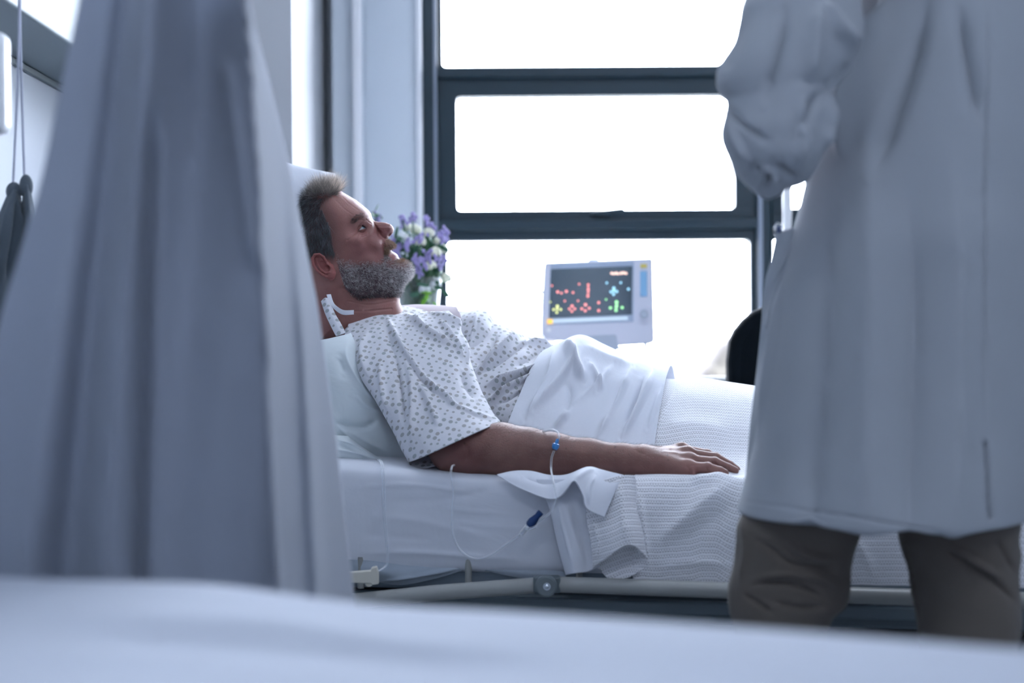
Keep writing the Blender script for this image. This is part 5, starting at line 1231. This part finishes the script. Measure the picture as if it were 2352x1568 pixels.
slc = [(Z6([(140, 505), (180, 620), (250, 740)]), 5, .007), (Z6([(120, 470), (200, 560), (330, 640)]), 8, -.006), (Z6([(740, 200), (640, 120), (560, 0)]), 16, .008), (Z6([(600, 390), (640, 360), (700, 280)]), 12, -.006), (Z6([(570, 400), (500, 500), (470, 600)]), 14, -.008), (Z6([(260, 760), (330, 790), (300, 850)]), 9, -.009), (Z6([(370, 820), (330, 770), (280, 750)]), 6, .006),
       (Z6([(540, 0), (530, 200), (500, 380)]), 22, .008), (Z6([(400, 0), (360, 250), (300, 480)]), 22, -.008), (Z6([(470, 420), (480, 600), (450, 760)]), 14, .007), (Z6([(200, 60), (160, 200), (110, 330)]), 12, -.006), (Z6([(350, 740), (420, 780), (480, 800)]), 9, -.008), (Z6([(620, 450), (590, 560), (570, 680)]), 8, .006)]
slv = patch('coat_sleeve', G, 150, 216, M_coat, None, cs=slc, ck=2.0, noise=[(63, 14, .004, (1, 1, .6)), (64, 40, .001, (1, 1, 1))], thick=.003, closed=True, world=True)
# the far sleeve, beyond the picture
G = [lw(y, a, b_, dc, d) for y, a, b_, dc, d in [(-150, 2290, 2440, 2.1, .04), (-100, 2340, 2510, 2.12, .08), (0, 2372, 2570, 2.14, .09), (200, 2380, 2590, 2.18, .09), (400, 2385, 2590, 2.24, .09), (470, 2400, 2570, 2.26, .07), (500, 2440, 2500, 2.27, .02)]]
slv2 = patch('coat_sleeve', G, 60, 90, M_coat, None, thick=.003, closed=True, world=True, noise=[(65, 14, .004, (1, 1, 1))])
def Z7(pts): return [(1600+x/2.76, 1000+y/2.76) for x, y in pts]
G = [lw(y, a, b_, 2.10, d) for y, a, b_, d in [(1080, 1765, 2010, .095), (1150, 1735, 1990, .095), (1200, 1702, 1978, .092), (1250, 1696, 1958, .088), (1300, 1690, 1947, .084), (1345, 1678, 1946, .082), (1385, 1676, 1938, .08), (1420, 1682, 1905, .076), (1500, 1700, 1888, .07), (1700, 1712, 1876, .066), (1900, 1708, 1872, .064), (2150, 1700, 1880, .066), (2215, 1696, 1884, .068)]]
pcs = [(Z7([(370, 650), (480, 720), (600, 810), (760, 830), (900, 900)]), 7, -.006), (Z7([(560, 660), (700, 760), (880, 780)]), 8, .006), (Z7([(330, 950), (480, 930), (640, 950), (820, 1040)]), 6, -.007), (Z7([(300, 1000), (400, 1070), (470, 1130)]), 5, -.006), (Z7([(400, 900), (560, 880), (760, 900), (900, 960)]), 6, .006), (Z7([(480, 1050), (650, 1090), (830, 1080)]), 7, -.005), (Z7([(300, 480), (330, 700), (280, 980)]), 8, .005)]
pl = patch('trouser_leg', G, 150, 126, M_pants, None, cs=pcs, ck=1.5, noise=[(71, 16, .004, (1, 1, 1))], thick=.003, closed=True, world=True)
G = [lw(y, a, b_, 2.04, d) for y, a, b_, d in [(1080, 2050, 2350, .095), (1150, 2056, 2346, .095), (1230, 2068, 2332, .092), (1270, 2078, 2335, .09), (1310, 2092, 2330, .086), (1360, 2098, 2332, .084), (1400, 2106, 2336, .082), (1450, 2114, 2334, .08), (1550, 2124, 2322, .075), (1800, 2130, 2305, .068), (2050, 2128, 2300, .066), (2230, 2124, 2306, .068), (2270, 2122, 2308, .07)]]
pcs = [(Z7([(1560, 700), (1720, 810), (1880, 920), (2020, 1060)]), 6, -.007), (Z7([(1600, 690), (1760, 800), (1920, 900)]), 8, .006), (Z7([(1310, 640), (1370, 900), (1430, 1190)]), 3, -.005), (Z7([(1900, 640), (1960, 760), (2010, 880)]), 8, -.005)]+[(Z7([(1300+i*16, 700+i*75), (1340+i*14, 680+i*75)]), 3, .003) for i in range(6)]
pr_ = patch('trouser_leg', G, 150, 126, M_pants, None, cs=pcs, ck=1.5, noise=[(72, 16, .004, (1, 1, 1))], thick=.003, closed=True, world=True)
flap = patch('coat_front', [[(1782, 536, 2.13), (1810, 526, 2.12), (1842, 520, 2.11)], [(1766, 600, 2.15), (1792, 600, 2.12), (1820, 600, 2.10)], [(1755, 650, 2.15), (1778, 660, 2.13), (1806, 665, 2.09)], [(1751, 705, 2.16), (1770, 715, 2.12), (1796, 730, 2.09)], [(1745, 770, 2.15), (1764, 775, 2.13), (1786, 790, 2.09)], [(1736, 860, 2.16), (1752, 865, 2.12), (1772, 870, 2.10)], [(1726, 960, 2.15), (1740, 965, 2.12), (1756, 970, 2.10)], [(1713, 1080, 2.14), (1722, 1082, 2.12), (1734, 1085, 2.10)], [(1702, 1163, 2.13), (1706, 1164, 2.12), (1716, 1166, 2.11)]], 140, 30, M_coat,
             cs=[([(1830, 535), (1805, 600), (1768, 650)], 3, .004), ([(1800, 610), (1775, 700), (1760, 800)], 3, .004), ([(1760, 720), (1772, 780), (1752, 850)], 3, .004)], noise=[(66, 45, .003, (1, 1, .5))], thick=.0015)
b = MB(); b.tube([P(1782, 540, 2.125), P(1780, 524, 2.125), P(1786, 513, 2.125), P(1794, 516, 2.125), P(1796, 528, 2.125)], .0022, 8); pen = b.build('pen_clip', M_clear, None)
b = MB(); b.tube([P(1789, 535, 2.128), P(1790, 519, 2.128)], .0028, 8); pen2 = b.build('pen', M_blue2, None)
for q in (pen, pen2, flap, coat, slv, slv2, pl, pr_): q.parent = doc; q.matrix_parent_inverse = Matrix.Translation(-Vector(doc.location))
# body inside the clothes
cx_ = P(2190, 0, DD)[0]; lxx = P(1790, 1400, 2.1)[0]; rxx = P(2215, 1400, 2.04)[0]
lo = np.array([cx_-.42, 1.78, 0.0]); hi = np.array([cx_+.42, 2.64, 1.84]); g = gridpts(lo, hi, .013)
f = chain(g, [((cx_, 2.12, .92), .125), ((cx_, 2.11, 1.10), .12), ((cx_, 2.10, 1.33), .10)], .04)
f = smin(f, chain(g, [((cx_, 2.11, 1.40), .055), ((cx_-.01, 2.10, 1.55), .052)]), .03)
f = smin(f, sd_ell(g, (cx_-.03, 2.12, 1.66), (.08, .095, .115)), .02)
f = smin(f, sd_ell(g, (cx_-.09, 2.19, 1.65), (.014, .014, .02)), .012)
for sx in (-.03, .03): f = smin(f, sd_ell(g, (cx_+sx*2.6, 2.10+sx*.4, 1.65), (.012, .02, .03)), .006)
f = smin(f, chain(g, [((cx_-.06, 2.18, 1.42), .045), (P(1950, -130, 2.14), .032), (P(1880, -70, 2.04), .036), (P(1830, 20, 1.97), .04), (P(1785, 350, 1.95), .036), (P(1775, 200, 2.12), .03), (P(1800, 190, 2.24), .026)]), .03)
f = smin(f, chain(g, [((cx_+.13, 2.12, 1.42), .045), ((cx_+.195, 2.15, 1.40), .042), ((cx_+.22, 2.21, 1.20), .034), ((cx_+.18, 2.36, 1.22), .028)]), .03)
hxl = P(1800, 190, 2.3)[0]-cx_
for hx, hz in ((hxl, P(1800, 190, 2.3)[2]), (.18, 1.22)):
    f = smin(f, sd_ell(g, (cx_+hx-.02, 2.37, hz+.01), (.035, .05, .022)), .02)
    for k in range(4): f = smin(f, chain(g, [((cx_+hx-.045+.02*k, 2.39, hz+.01), .012), ((cx_+hx-.05+.02*k, 2.44, hz+.005), .011), ((cx_+hx-.05+.02*k, 2.46, hz-.02), .010)]), .006)
    f = smin(f, chain(g, [((cx_+hx+.02, 2.36, hz), .014), ((cx_+hx+.03, 2.41, hz-.005), .012)]), .006)
f = smin(f, chain(g, [((cx_-.13, 2.12, .88), .075), ((lxx, 2.10, .52), .055), ((lxx, 2.12, .10), .038), ((lxx, 2.11, .07), .035)]), .03)
f = smin(f, chain(g, [((cx_+.03, 2.10, .88), .075), ((rxx, 2.04, .52), .055), ((rxx, 2.06, .10), .038), ((rxx, 2.05, .07), .035)]), .03)
V, Qd = snet(f, lo, .013); V = relax(V, Qd, 2); me = npmesh('body', V, Qd)
at = me.attributes.new('tone', 'FLOAT_VECTOR', 'POINT'); at.data.foreach_set('vector', np.ones(3*len(me.vertices), np.float32)); link('body', me, M_skin, doc)
N = vnormals(V, Qd); m = (V[:, 2] > 1.66-(V[:, 1]-2.12)*-.9) & (V[:, 2] > 1.58)
p, nrm, r = sample(V, Qd, N, m, 5000, 21)
strands('hair', p, nrm*.4+np.array([0, -.2, -.6])+r.normal(size=p.shape)*.1, .03+.01*r.rand(len(p)), .0007, M_hair, doc, (.03+.06*r.rand(len(p), 1))*np.array([1, .8, .6]), curl=.2, seg=3, seed=22)
for xx, dd_ in ((lxx, 2.10), (rxx, 2.04)):
    b = MB(); b.ball((xx, dd_+.06, .045), (.048, .14, .042), 14); b.box((xx-.045, dd_-.08, .0), (xx+.045, dd_+.19, .02)); b.build('shoe', M_black, doc, .006)
